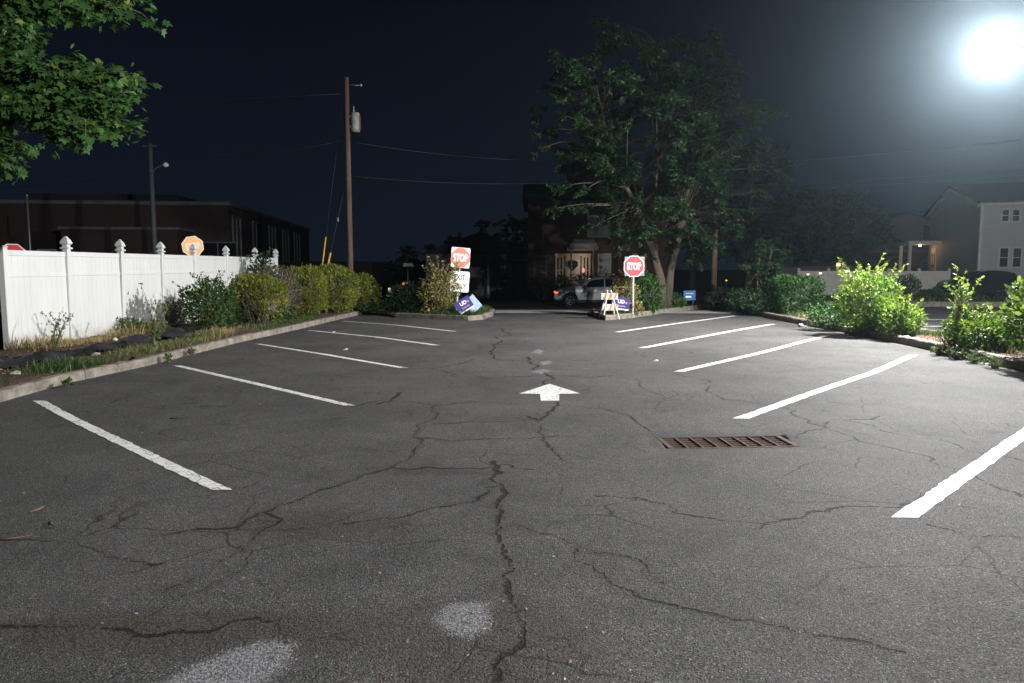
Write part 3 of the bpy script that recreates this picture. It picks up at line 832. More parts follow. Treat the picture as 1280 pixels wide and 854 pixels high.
# the arrow
ar = [G(687, 480), G(649, 492), G(675, 492.5), G(676, 501), G(699, 501), G(699, 492.5), G(725, 492)]
bm = bmesh.new()
bm.faces.new([bm.verts.new((v.x, v.y, 0)) for v in ar])
bmesh.ops.triangulate(bm, faces=bm.faces[:]); bmesh.ops.subdivide_edges(bm, edges=bm.edges[:], cuts=5, use_grid_fill=True)
for v in bm.verts: v.co.z = float(lot_h(v.co.x, v.co.y)) + .0045
bmesh.ops.recalc_face_normals(bm, faces=bm.faces[:])
me = bpy.data.meshes.new('arrow_marking'); bm.to_mesh(me); bm.free(); me.materials.append(M['paint'])
if me.polygons[0].normal.z < 0: me.flip_normals()
tag(link(bpy.data.objects.new('arrow_marking', me)), kind='structure')

# --- side lot right of the bed, street beyond, pavement
def sheet(name, x0, x1, y0, y1, zf, mat, step=1.0):
    xs = np.linspace(x0, x1, max(2, int((x1 - x0) / step) + 1)); ys = np.linspace(y0, y1, max(2, int((y1 - y0) / step) + 1))
    gx, gy = np.meshgrid(xs, ys)
    z = zf(gx, gy) if callable(zf) else np.full(gx.shape, float(zf))
    l, s, c = grid_faces(len(xs), len(ys))
    return tag(link(bpy.data.objects.new(name, np_mesh(name, np.stack([gx, gy, z], -1).reshape(-1, 3), l, s, c, mat, smooth=True))), kind='structure')
sheet('side_street', 9.75, 75, 2, 32, -0.01, M['street'], 4)
for (xa, ya, xb, yb) in ((1000, 392.3, 1166, 392.8), (1000, 400, 1225, 399.5), (1000, 407.5, 1205, 408)):
    a, b = G(xa, ya, -.006), G(xb, yb, -.006)
    mb = MB(); w = .06 if ya < 395 else .07
    mb.quad((a.x, a.y - w, -.005), (b.x, b.y - w, -.005), (b.x, b.y + w, -.005), (a.x, a.y + w, -.005))
    tag(mb.build('road_line', M['paint']), kind='structure')
def drop(x, y): return -0.55 * smooth01((y - 29.2) / 6) - 0.004
sheet('street', -90, 9.5, 28.2, 47.5, lambda x, y: drop(x, y) - 1.3 * smooth01((y - 42) / 14) * smooth01((-x - 3) / 5), M['street'], 0.8)
sheet('far_verge', 9.4, 90, 32.2, 47, lambda x, y: -.03 + 0 * x, M['earth'], 2)

def kerb(pts, w=.16, h=.125, joint=3.0, seed=0, name='kerb', z0=0.0, mat=None):
    """a swept concrete kerb with rounded worn edges and joints"""
    r = np.random.default_rng(seed)
    P2 = [Vector((p[0], p[1], 0)) for p in pts]
    q = []
    for a, b in zip(P2[:-1], P2[1:]):
        k = max(1, int((b - a).length / .12)); q += [a.lerp(b, i / k) for i in range(k)]
    q.append(P2[-1])
    mb = MB(); prof = [(-.5, -.08), (-.5, h * .82), (-.42, h * .96), (-.3, h), (.3, h), (.42, h * .96), (.5, h * .82), (.5, -.08)]
    n = len(prof); seg = []; acc = r.uniform(.5, joint); segs = []
    for i, v in enumerate(q):
        seg.append(i)
        if i: acc += (q[i] - q[i - 1]).length
        if acc > joint and len(seg) > 2 and i < len(q) - 2:
            segs.append(seg); seg = [i]; acc = 0
    segs.append(seg)
    for sg in segs:
        off = r.normal() * .006; dz = r.normal() * .005
        vs = []
        for j, i in enumerate(sg):
            d = (q[min(i + 1, len(q) - 1)] - q[max(i - 1, 0)]).normalized(); nn = Vector((d.y, -d.x, 0))
            c0 = q[i].copy()
            if j == 0: c0 += d * .007
            if j == len(sg) - 1: c0 -= d * .007
            for a, b in prof:
                jj = r.normal() * .004
                vs.append(c0 + nn * (a * w + off + jj) + Vector((0, 0, z0 + b + (dz + jj if b > 0 else 0))))
        fs = [[a * n + k, a * n + (k + 1) % n, (a + 1) * n + (k + 1) % n, (a + 1) * n + k] for a in range(len(sg) - 1) for k in range(n)]
        fs += [list(range(n - 1, -1, -1)), [(len(sg) - 1) * n + k for k in range(n)]]
        mb.add(vs, fs)
    return tag(mb.build(name, mat or M['concrete']), kind='structure')
KL = [(-6.75, -6), (-6.62, 5)] + [tuple(G(*q)[:2]) for q in ((0, 503), (85, 479), (190, 456), (300, 428), (400, 405.5), (440, 396), (452, 393))]
KL = [(x - .08, y) for x, y in KL]
kerb(KL, seed=1)
KRp = [G(*q) for q in ((1280, 464), (1225, 452), (1140, 432.5), (1060, 416.5), (985, 402.5), (962, 398.5))]
KR = [(7.62, 2), (7.6, 7)] + [(v.x + .1, v.y) for v in KRp] + [(7.75, 28), (7.7, 31)]
kerb(KR, seed=2, w=.19, h=.16)
kerb([(9.6, 2), (9.6, 10), (9.62, 18), (9.6, 24), (9.5, 31.5)], seed=3)
kerb([(9.6, 32.1), (30, 32.1), (75, 32.1)], seed=4, w=.22, h=.2)
# islands
IL = [tuple(G(*q)[:2]) for q in ((497, 396.5), (540, 398.5), (585, 400.5), (600, 399.5), (606, 397))]
IL = IL + [(-1.55, 25.2), (-1.6, 27.0)]
kerb(IL, seed=5, h=.14)
IR = [(2.1, 27.0), (2.02, 25)] + [tuple(G(*q)[:2]) for q in ((752, 397.5), (758, 400), (790, 397), (830, 391), (886, 384.5))]
kerb(IR, seed=6, h=.15)
sheet('pavement', -30, 9.4, 26.6, 28.4, lambda x, y: 0.012 + 0 * x, M['walk'], 1.5)

def bed(name, poly, z, seed, mat, rough=.03):
    """planted ground: a bumpy surface filling a polygon"""
    xs_ = [q[0] for q in poly]; ys_ = [q[1] for q in poly]
    step = .16
    gx, gy = np.meshgrid(np.arange(min(xs_), max(xs_) + step, step), np.arange(min(ys_), max(ys_) + step, step))
    sd = poly_sd([Vector((q[0], q[1], 0)) for q in poly], gx, gy)
    r = np.random.default_rng(seed)
    zz = z + rough * noise2(gx * 3, gy * 3, seed) + r.normal(size=gx.shape) * rough * .35
    zz = np.where(sd > -.02, z - .05, zz)
    ins = sd < .14
    l, s, c = grid_faces(gx.shape[1], gx.shape[0])
    f = l.reshape(-1, 4); f = f[ins.ravel()[f].all(1)]
    me = np_mesh(name, np.stack([gx, gy, zz], -1).reshape(-1, 3), f.ravel(), np.arange(len(f)) * 4, np.full(len(f), 4), mat, smooth=True)
    return tag(link(bpy.data.objects.new(name, me)), kind='structure')
BZ = .13
bed('left_bed', [(x - .09, y) for x, y in KL] + [(-9.0, 27.5), (-13.5, 27.5), (-13.5, -6)], BZ, 1, M['soil'])
bed('right_bed', [(9.55, 2), (9.5, 31)] + [(x + .10, y) for x, y in KR[::-1]], .13, 2, M['soil'])
bed('left_island', [(-6.1, 26.4), (-4.5, 24.1)] + IL + [(-6.1, 27)], .11, 3, M['soil'])
bed('right_island', IR + [(7.6, 31), (7.6, 31.3), (5, 29.5), (2.3, 27)], .12, 4, M['soil'])

# ------------------------------------------------------------------ FLOODLIGHT
lens_mat = emat('led_lens', (1, .99, .96), 600)
def floodlight(label, P, aim, ox, oy, rear=None):
    fl = thing('floodlight', label, 'floodlight', (P.x + ox, P.y + oy, .1))
    hd = P - fl.location
    MB().tube([(0, 0, 0), (0, 0, hd.z + .35)], [.075, .055], 12).lathe([(.16, 0), (.16, .03), (.09, .05), (.08, .16)], 14).build('pole', M['steel'], fl, True)
    MB().tube([(0, 0, hd.z + .2), (hd.x * .5, hd.y * .5, hd.z + .22), tuple(hd - aim * .2)], .028, 8).build('arm', M['steel'], fl, True)
    Xh = Matrix.Translation(hd) @ aim.to_track_quat('-Z', 'Y').to_matrix().to_4x4()
    MB().box((0, 0, .10), (.46, .34, .12), X=Xh, bev=.02).box((0, 0, .18), (.3, .2, .06), X=Xh, bev=.01).build('housing', M['steel'], fl)
    MB().box((0, 0, .028), (.40, .28, .012), X=Xh, bev=.004).build('lens', lens_mat, fl)
    if rear:  # added second head, unseen, there to brighten the side street
        P3, aim3 = rear; hd3 = P3 - fl.location
        Xr = Matrix.Translation(hd3) @ aim3.to_track_quat('-Z', 'Y').to_matrix().to_4x4()
        MB().box((0, 0, .10), (.46, .34, .12), X=Xr, bev=.02).box((0, 0, .18), (.3, .2, .06), X=Xr, bev=.01).build('housing', M['steel'], fl)
        MB().box((0, 0, .028), (.40, .28, .012), X=Xr, bev=.004).build('lens', lens_mat, fl)
floodlight('dazzling white floodlight on a tall pole over the right bed', LAMP_P, AIM, 1.75, .1, (REAR_FILL_P, AIM3))
floodlight('assumed unseen floodlight added behind the camera to light the lot', ASSUMED_LAMP_P, ASSUMED_LAMP_AIM, .9, -.3)  # assumed fixture and pole, out of view, added for extra light

# ------------------------------------------------------------------ HAZE (added volume that imitates camera bloom round the lamp)
mh = bpy.data.materials.new('bloom_haze'); mh.use_nodes = True
nt = mh.node_tree; nt.nodes.clear()
o_ = nt.nodes.new("ShaderNodeOutputMaterial"); v_ = nt.nodes.new("ShaderNodeVolumePrincipled")
v_.inputs["Color"].default_value = (.64, .85, 1.0, 1); v_.inputs["Density"].default_value = HAZE_DENS; v_.inputs["Anisotropy"].default_value = HAZE_ANISO
nt.links.new(v_.outputs[0], o_.inputs["Volume"])
hz = MB().box((0, 45, 5.0), (220, 150, 17)).build('haze', mh)
tag(hz, kind='stuff')
hz['label'] = 'thin haze added to give the floodlight its camera bloom'; hz['category'] = 'haze'

# ------------------------------------------------------------------ WHITE FENCE
FX = -9.45
fposts = [W(x, 330, 1) for x in ()]
FY = [ray(x, 330).y * FX / ray(x, 330).x for x in (4, 83, 150, 201, 242, 283, 319, 345)]
fence = thing('vinyl_fence', 'tall white vinyl privacy fence along the left planting bed', 'fence', (FX, FY[0], .1))
for i, y in enumerate(FY):
    h = 1.88 + .010 * i
    lean = [0, .02, .03, .02, .01, .0, .01, .0][i]
    X = Matrix.Translation((0, y - FY[0], 0)) @ Matrix.Rotation(R(-lean * 40), 4, 'X')
    post = MB().box((0, 0, h / 2 - .05), (.115, .115, h + .1), X=X, bev=.008).build('post', M['vinyl'], fence)
    cp = MB()
    if i == 0:
        cp.box((0, 0, h + .012), (.13, .13, .024), X=X, bev=.008)
    else:
        sq = [(.095, 0), (.095, .03), (.062, .045), (.058, .085), (.092, .115), (.095, .13), (.07, .19), (.03, .25), (.006, .275)]
        cp.lathe([(r_ * 1.22, z_ * .95 + h) for r_, z_ in sq], 4, X @ Matrix.Rotation(R(45), 4, 'Z'))
    cp.build('post_cap', M['vinyl'], post)
for i in range(len(FY) - 1):
    y0, y1 = FY[i] - FY[0] + .05, FY[i + 1] - FY[0] - .05
    h = 1.80 + .008 * i; yc, ly = (y0 + y1) / 2, y1 - y0
    pn = MB()
    nb = max(6, int(ly / .15)); bw = ly / nb
    for k in range(nb):
        pn.box((0, y0 + (k + .5) * bw, .08 + (h - .53) / 2 + .0), (.022, bw - .002, h - .52), bev=.0012)
    nb2 = nb
    for k in range(nb2):
        pn.box((0, y0 + (k + .5) * bw, h - .22), (.022, bw - .002, .34), bev=.0012)
    po = pn.build('panel', M['vinyl'], fence)
    MB().box((0, yc, .06), (.05, ly, .10), bev=.006).build('rail', M['vinyl'], po)
    MB().box((0, yc, h - .42), (.05, ly, .075), bev=.006).build('rail', M['vinyl'], po)
    MB().box((0, yc, h - .02), (.05, ly, .10), bev=.006).build('rail', M['vinyl'], po)

# ------------------------------------------------------------------ STORM DRAIN
gc = (GR[0] + GR[1] + GR[2] + GR[3]) / 4
gxv = ((GR[1] - GR[0]) + (GR[2] - GR[3])) / 2
gw = gxv.length; gd = (((GR[0] - GR[3]) + (GR[1] - GR[2])) / 2).length
drain = thing('drain_grate', 'rusty iron storm drain grate sunk in the asphalt', 'drain grate', (gc.x, gc.y, float(lot_h(gc.x, gc.y)) - .026), math.atan2(gxv.y, gxv.x))
fr = MB()
for sy in (-1, 1): fr.box((0, sy * (gd / 2 - .015), 0), (gw, .03, .035), bev=.005)
for sx in (-1, 1): fr.box((sx * (gw / 2 - .02), 0, 0), (.04, gd - .062, .034), bev=.005)
fr.build('frame', M['rust'], drain)
br = MB()
nb = 8; iw = gw - .082; cw = iw / nb
for k in range(nb + 1): br.box((-iw / 2 + k * cw, 0, 0.000), (.024, gd - .064, .030), bev=.004)
for k in range(5):
    y = -gd / 2 + .03 + (gd - .06) * (k + .5) / 5
    br.box((0, y, -.009), (iw, .013, .028))
br.build('bars', M['rust'], drain)
MB().box((0, 0, -.17), (gw - .02, gd - .02, .1)).build('pit', M['pit'], drain)

# ------------------------------------------------------------------ SIGNS
def octagon(rad, z=0):
    return [(rad * math.cos(R(22.5 + 45 * k)), rad * math.sin(R(22.5 + 45 * k)) + z) for k in range(8)]
def rrect(w, h, r=.03, n=3):
    o = []
    for cx, cz, a0 in ((w / 2 - r, h / 2 - r, 0), (-w / 2 + r, h / 2 - r, 90), (-w / 2 + r, -h / 2 + r, 180), (w / 2 - r, -h / 2 + r, 270)):
        for k in range(n + 1):
            a = R(a0 + 90 * k / n); o.append((cx + r * math.cos(a), cz + r * math.sin(a)))
    return o
def stop_panel(parent, zc, across, red, X=Matrix.Identity(4), y=0, border=None, roll=0.0):
    T = X @ Matrix.Translation((0, y, zc)) @ Matrix.Rotation(R(roll), 4, 'Y')
    rad = across / 2 / math.cos(R(22.5))
    o = MB().prism(octagon(rad), -.002, .002, T).build('stop_panel', M['sign_white'], parent)
    MB().prism(octagon(rad * .93), -.0045, -.0022, T).build('red_face', red, o)
    mb = MB(); text_mb(mb, "STOP", across * .36, T @ Matrix.Translation((0, -.0065, 0)), .62, .035)
    mb.build('lettering', M['sign_white'], o)
    return o
def sign_post(parent, h, y=.03):
    mb = MB()
    mb.box((0, y, h / 2 - .1), (.045, .022, h + .2)); mb.box((0, y + .016, h / 2 - .1), (.018, .012, h + .2))
    return mb.build('post', M['steel'], parent)

# right: red STOP on a square grey backing
YS = 24.4
c_ = W(792.5, 333, YS)
st = thing('stop_sign', 'red octagonal stop sign on a square grey backing before the big tree', 'stop sign', (c_.x, YS, .12), R(10))
zc = c_.z - .12
sign_post(st, zc + .3)
MB().prism(rrect(.66, .62, .02), .004, .008, Matrix.Translation((.02, .002, zc))).build('backing_plate', M['sign_gray'], st)
stop_panel(st, zc, .67, M['sign_red'])

# left: leaning post with STOP on a white square and EXIT ONLY below
YL = 25.2
base = W(571, 392, YL); base.z = .1
es = thing('exit_sign', 'leaning post with a white exit only plate below a pale red stop square', 'sign', base, R(22))
Xl = Matrix.Rotation(R(4.5), 4, 'Y')
mb = MB(); mb.box((0, .03, 1.02), (.045, .02, 2.24), X=Xl); mb.box((0, .045, 1.02), (.018, .012, 2.24), X=Xl); mb.build('post', M['steel'], es)
z1 = W(577, 322, YL).z - .1; z2 = W(580, 352, YL).z - .1
sp_ = MB().prism(rrect(.66, .68, .05), .002, .006, Xl @ Matrix.Translation((0, 0, z1))).build('stop_plate', M['sign_white'], es)
MB().prism(octagon(.35), -.002, .0005, Xl @ Matrix.Translation((0, 0, z1))).build('red_face', M['sign_pink'], sp_)
mb = MB(); text_mb(mb, "STOP", .27, Xl @ Matrix.Translation((0, -.004, z1)), .62, .035); mb.build('lettering', M['sign_white'], sp_)
ep = MB().prism(rrect(.66, .70, .05), .002, .006, Xl @ Matrix.Translation((.03, 0, z2))).build('exit_plate', M['sign_white'], es)
mb = MB(); text_mb(mb, "EXIT", .20, Xl @ Matrix.Translation((.02, -.001, z2 + .15)), .72, .02); text_mb(mb, "ONLY", .20, Xl @ Matrix.Translation((.02, -.001, z2 - .15)), .66, .02)
mb.build('lettering', M['sign_black'], ep)

# behind the fence: STOP whose overexposed red is painted orange, and the tip of another
p_ = W(241, 308, 24.0)
s2 = thing('stop_sign', 'orange looking stop sign rising behind the white fence', 'stop sign', (p_.x, 24.0, -.4), R(28))
sign_post(s2, p_.z + .4 + .2)
stop_panel(s2, p_.z + .4, .64, M['sign_glare_orange'], roll=-9)
p_ = W(16, 319.5, 21.0)
s3 = thing('stop_sign', 'stop sign showing only its red top edge over the fence end', 'stop sign', (p_.x, 21.0, -.4), R(30))
sign_post(s3, p_.z + .4 + .2)
stop_panel(s3, p_.z + .4, .66, M['sign_red'])

def yard_sign(label, base, w, h, lift, yaw, roll, face, text, back=None, group=None, pitch=0, sub=True):
    ys_ = thing('yard_sign', label, 'yard sign', base, R(yaw), group)
    X = Matrix.Translation((0, 0, lift)) @ Matrix.Rotation(R(roll), 4, 'Y') @ Matrix.Rotation(R(pitch), 4, 'X')
    lg = MB()
    for sx in (-1, 1): lg.tube([X @ Vector((sx * w * .3, .006, h * .3)), X @ Vector((sx * w * .3, .006, -h * .5)), Vector((sx * w * .3 - .02, .01, -.05))], .005, 6)
    lg.build('wire_stake', M['steel'], ys_)
    pnl = MB().prism(rrect(w, h, .008, 1), -.003, .003, X).build('panel', face, ys_)
    if text:
        mb = MB(); text_mb(mb, text, h * .30, X @ Matrix.Translation((0.01, -.006, h * .16)), .95, .03); mb.build('lettering', M['sign_white'], pnl)
        MB().prism(rrect(w, h * .09, .003, 1), -.0065, -.0035, X @ Matrix.Translation((0, 0, -h * .45))).build('white_band', M['sign_white'], pnl)
    if sub:
        MB().prism(rrect(w * .5, h * .10, .003, 1), -.0065, -.0035, X @ Matrix.Translation((.02, 0, -h * .2))).build('print_line', M['brown_print'], pnl)
        MB().prism(octagon(h * .085), -.0065, -.0035, X @ Matrix.Translation((w * .32, 0, h * .1))).build('round_mark', M['pinkdot'], pnl)
        MB().prism(rrect(w * .11, h * .13, .003, 1), -.0065, -.0035, X @ Matrix.Translation((-w * .42, 0, -h * .31))).build('corner_mark', M['paleblue'], pnl)
    return ys_
b = G(582, 392, .12); b.y = 23.9; b.x = W(580, 380, 23.9).x
yard_sign('navy yard sign tipped steeply over on the left island', (b.x, 23.9, .1), .54, .42, .33, 8, -32, M['navy'], "UD")
b2 = W(591, 379, 24.3)
yard_sign('pale blue yard sign seen edge on behind the tipped navy one', (b2.x, 24.35, .1), .5, .42, .34, 24, 48, M['paleblue'], None, sub=False)
b = W(776, 380, 24.0)
yard_sign('navy yard sign standing upright beside the striped barricade', (b.x, 24.0, .1), .53, .40, .38, -6, 7, M['navy'], "UD")
b = W(862, 369.5, 29.3)
yb = yard_sign('plain bright blue yard sign behind the right island tree', (b.x, 29.3, .1), .46, .38, b.z - .1, -4, -2, M['blue'], None, sub=False)
pn_ = [o for o in bpy.data.objects if o.parent == yb and o.name.startswith('panel')][0]
MB().prism(rrect(.22, .06, .01, 1), -.0065, -.0035, Matrix.Translation((-.04, 0, b.z - .1 - .05))).build('print_line', M['sign_white'], pn_)
MB().prism(rrect(.30, .04, .01, 1), -.0065, -.0035, Matrix.Translation((0, 0, b.z - .1 + .08))).build('print_line', M['paleblue'], pn_)

# barricade: A-frame with two striped boards
b = W(762, 380, 23.7)
ba = thing('barricade', 'folding barricade with orange and white striped boards on the kerb end', 'barricade', (b.x, 23.75, .0), R(10))
ba.scale = (.86, .86, .90)
for sgn, nm in ((-1, 'front'), (1, 'rear')):
    for sx in (-1, 1):
        mb = MB(); mb.tube([(sx * .30, sgn * .30, -.0), (sx * .06 - 0.02, 0.0 + sgn * .02, 1.02)], .022, 4); mb.build('leg', M['barr_white'], ba)
for zc, wd in ((.80, .62), (.42, .58)):
    yb_ = -.30 * (1.02 - zc) + .045
    bo = MB().box((0, yb_, zc), (wd, .02, .22), bev=.004).build('board', M['barr_white'], ba)
    mb = MB()
    for k in (-1, 0, 1):
        x = k * .2 + .02
        mb.prism([(x - .10, zc - .108), (x - .01, zc - .108), (x + .08, zc + .108), (x - .01, zc + .108)], yb_ - .0135, yb_ - .0105)
    mb.build('stripes', M['orange'], bo)
MB().box((.0, .33, .06), (.34, .10, .12), bev=.02).build('ballast', M['clad'], ba)

# marker post on the left verge
b = W(485, 380, 26.2)
mk = thing('marker_post', 'slim white marker post with dark marks near the left hedge', 'marker post', (b.x, 26.2, .0), R(5))
pp = MB().box((0, 0, .46), (.10, .02, .92), X=Matrix.Rotation(R(4), 4, 'Y'), bev=.004).build('post', M['sign_white'], mk)
mb = MB()
X = Matrix.Rotation(R(4), 4, 'Y')
for k, (dx, w_) in enumerate(((.0, .05), (-.012, .022), (.014, .018), (.0, .045), (-.01, .03))):
    MB().box((dx, -.0125, .76 - k * .085), (w_, .004, .045), X=X).build('marking', M['sign_black'], pp)
MB().box((.13, .02, .78), (.10, .05, .07), bev=.01).build('bracket', M['sign_white'], mk)
MB().box((.09, .01, .55), (.07, .03, .04), bev=.006).build('bracket', M['sign_white'], mk)

# hooded post behind the island with a small orange lens
b = W(510, 370, 33)
hp = thing('hooded_lamp', 'thin dark post with a flat grey hood and orange lens behind the island hedge', 'lamp post', (b.x, 33, -.3))
zt = W(510, 317, 33).z + .3; zh = W(510, 331, 33).z + .3; zo = W(505, 355, 33).z + .3
MB().tube([(0, 0, -.2), (0, 0, zt)], .02, 8).build('post', M['dark_metal'], hp, True)
MB().prism([(-.19, zh - .07), (.30, zh - .07), (.20, zh + .07), (-.14, zh + .07)], -.12, .12).build('hood', M['sign_gray'], hp)
MB().lathe([(.02, zo - .08), (.09, zo - .07), (.08, zo + .02), (.03, zo + .07)], 10, Matrix.Translation((-.16, -.1, 0))).tube([(-.16, -.1, zo), (0, 0, zo + .05)], .012, 6).build('lens', emat('orange_lens', (1.0, .22, .08), .55), hp)

# ------------------------------------------------------------------ POLES AND CABLES
up = thing('utility_pole', 'tall brown wooden utility pole with a grey transformer behind the hedge', 'utility pole', (W(439, 380, 30).x, 30, -.1))
top = W(441, 97, 30).z + .1
MB().tube([(0, 0, -.3), (0, 0, top * .5), (0, 0, top)], [.125, .11, .09], 14).build('pole', M['pole'], up, True)
zt = W(450, 152, 30).z + .1
tr = MB().lathe([(.05, zt - .42), (.165, zt - .41), (.175, zt - .3), (.175, zt + .28), (.155, zt + .33), (.04, zt + .36)], 18, Matrix.Translation((.33, -.02, 0))).build('transformer', M['transformer'], up, True)
MB().lathe([(.014, zt + .33), (.045, zt + .38), (.045, zt + .43), (.025, zt + .46), (.04, zt + .51), (.016, zt + .6)], 10, Matrix.Translation((.28, -.08, 0))).build('bushing', M['sign_gray'], tr, True)
MB().box((.50, 0, zt - .06), (.02, .18, .54)).build('rusty_side', M['redrust'], tr)
for dz in (-.2, .2): MB().box((.13, 0, zt + dz), (.12, .08, .06)).build('bracket', M['steel'], up)
za = W(450, 106, 30).z + .1
MB().tube([(.08, 0, za), (.55, -.05, za - .05)], .016, 6).lathe([(.02, za - .09), (.05, za - .06), (.05, za + .01), (.02, za + .03)], 10, Matrix.Translation((.58, -.05, 0))).build('insulator_arm', M['steel'], up, True)

p2x = W(892, 360, 31).x
up2 = thing('utility_pole', 'brown utility pole rising through the crown of the big tree', 'utility pole', (p2x, 31, -.1))
MB().tube([(0, 0, -.3), (0, 0, 7.4)], [.13, .10], 12).build('pole', M['pole'], up2, True)

def cable(name, label, a, b, sag, rad=.011, group=None, cat='cable', mat=None):
    a, b = Vector(a), Vector(b)
    pts = [a.lerp(b, t) - Vector((0, 0, sag * 4 * t * (1 - t))) for t in [i / 24 for i in range(25)]]
    return tag(MB().tube(pts, rad, 5).build(name, mat or M['wire'], None, True), label, cat, group)
PX = up.location.x
gcb = 'overhead cables over the street'
z1 = W(448, 177, 30).z; z2 = W(448, 220, 30).z
cable('power_line', 'upper overhead cable running right from the transformer pole', (PX + .1, 30, z1), (p2x, 31, z1 - .3), .55, group=gcb)
cable('power_line', 'lower overhead cable running right from the transformer pole', (PX + .1, 30, z2), (p2x, 31, z2 + .35), .45, group=gcb)
cable('power_line', 'overhead cable leaving the transformer pole top to the left', (PX, 30, W(438, 117, 30).z), (-60, 52, 16), 1.2, .010, group=gcb)
cable('power_line', 'faint overhead cable crossing left below the transformer', (PX, 30, W(438, 175, 30).z), (-60, 60, 9), 1.4, .010, group=gcb)
for k, (ya, yb, lab) in enumerate(((200, 168, 'highest of three cables crossing the glow right of the tree'), (225, 203, 'middle of three cables crossing the glow right of the tree'), (232, 211, 'lowest of three cables crossing the glow right of the tree'))):
    a = W(995, ya, 33); b = W(1280, yb, 33)
    d = b - a
    cable('power_line', lab, (p2x, 31, W(892, ya + 8, 31).z), b + d * .9, .25, .008, group=gcb)

gy_ = thing('guy_wire', 'guy wire with a yellow guard leaning to the utility pole', 'guy wire', (W(398, 362, 30.5).x, 30.5, 0))
t0 = Vector((PX, 30, W(438, 226, 30).z)) - gy_.location; t0.x -= .1
MB().tube([(0, 0, 0), t0], .009, 5).build('wire', M['wire'], gy_, True)
ga, gb_ = .19, .40
MB().tube([t0 * ga * .3, t0 * .44], .035, 8).build('guard', M['yellow'], gy_, True)
MB().lathe([(.02, -.1), (.05, -.05), (.05, .05), (.02, .1)], 8, Matrix.Translation(t0 * .70)).build('insulator', M['sign_gray'], gy_, True)
gy2 = thing('guy_wire', 'steeper guy wire with a long thin yellow guard', 'guy wire', (W(396, 362, 31).x, 31, 0))
t0 = Vector((PX, 30, W(438, 112, 30).z)) - gy2.location; t0.x -= .1
MB().tube([(0, 0, 0), t0], .007, 5).build('wire', M['wire'], gy2, True)
MB().tube([t0 * .03, t0 * .335], .028, 8).build('guard', M['yellow'], gy2, True)

b = W(193, 300, 42)
lp = thing('street_lamp', 'unlit street lamp on a dark pole before the long brick building', 'street lamp', (b.x, 42, -.6))
zt = W(193, 180, 42).z + .6; zl = W(211, 206, 42).z + .6
MB().tube([(0, 0, -.2), (0, 0, zt)], [.16, .12], 10).build('pole', M['gray_trim'], lp, True)
MB().box((0, 0, zt - .12), (.75, .08, .08)).build('crossarm', M['gray_trim'], lp)
MB().tube([(0, 0, zl - .75), (.25, 0, zl - .2), (.8, 0, zl + .05)], .03, 6).build('arm', M['gray_trim'], lp, True)
MB().lathe([(.04, zl - .14), (.15, zl - .08), (.17, zl), (.1, zl + .1), (.03, zl + .13)], 12, Matrix.Translation((.85, 0, 0))).build('lamp_head', M['sign_white'], lp, True)
cable('power_line', 'thin cable running right from the unlit street lamp pole', (b.x, 42, zt - .7), (PX, 30, W(438, 150, 30).z), 1.0, .008, group=gcb)
b = W(37, 300, 38)
fp = thing('flagpole', 'thin bare flagpole before the brick building, left end', 'flagpole', (b.x, 38, -.6))
zt = W(35, 246, 38).z + .6
MB().tube([(0, 0, -.2), (0, 0, zt)], [.06, .04], 8).build('pole', M['steel'], fp, True)
MB().lathe([(.02, zt), (.06, zt + .04), (.06, zt + .09), (.02, zt + .13)], 8).build('finial', M['steel'], fp, True)

# ------------------------------------------------------------------ BUILDINGS
def window(parent, X, w, h, fmat=None, split='v', t=.07, depth=.06, rows=1):
    """X places the window: local x across, z up, -y outwards"""
    fmat = fmat or M['white_trim']
    mb = MB()
    for sx in (-1, 1): mb.box((sx * (w / 2 + t / 2), -depth / 2, 0), (t, depth, h + 2 * t), X=X)
    for sz in (-1, 1): mb.box((0, -depth / 2, sz * (h / 2 + t / 2)), (w - .004, depth, t), X=X)
    if split in ('v', 'x'): mb.box((0, -depth / 2 + .004, 0), (t * .9, depth * .8, h - .004), X=X)
    if split in ('h', 'x'): mb.box((0, -depth / 2 + .007, 0), (w - .006, depth * .7, t * .6), X=X)
    f = mb.build('window', fmat, parent)
    MB().box((0, -.008, 0), (w - .002, .012, h - .002), X=X).build('pane', M['glass_dark'], f)
    return f
def gable(mb, hw, zeave, zpeak, y0, y1, X=None):
    return mb.prism([(-hw, zeave), (hw, zeave), (0, zpeak)], y0, y1, X)

# long brick building on the left: corner towards the camera
Yc = 50.0
cA = W(285, 257, Yc); H = cA.z + 1.5
ang = math.atan2(W(375, 284, 78).y - Yc, W(375, 284, 78).x - cA.x)     # direction of the receding side
bl = thing('brick_building', 'long low dark brick building behind the white fence', 'building', (cA.x, Yc, -1.5), ang - R(90))
# local frame: y along the receding side, x across (front runs to -x)
LW, LD = 34, 34
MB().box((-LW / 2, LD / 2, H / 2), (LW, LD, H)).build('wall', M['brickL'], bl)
MB().box((-LW / 2, LD / 2, H + .12), (LW + .3, LD + .3, .24)).build('parapet', M['gray_trim'], bl)
MB().box((-9.5, 8, H + .6), (10, 8, .9)).box((-22, 9, H + .5), (6, 8, .7)).build('roof_unit', M['shingle'], bl)
for k in range(5):
    y = 1.9 + k * 6.0
    X = Matrix.Translation((0, y, H * .47)) @ Matrix.Rotation(R(90), 4, 'Z')
    window(bl, X, 1.9 + .25 * k, H * .86, M['gray_trim'], 'x', t=.14, depth=.12)
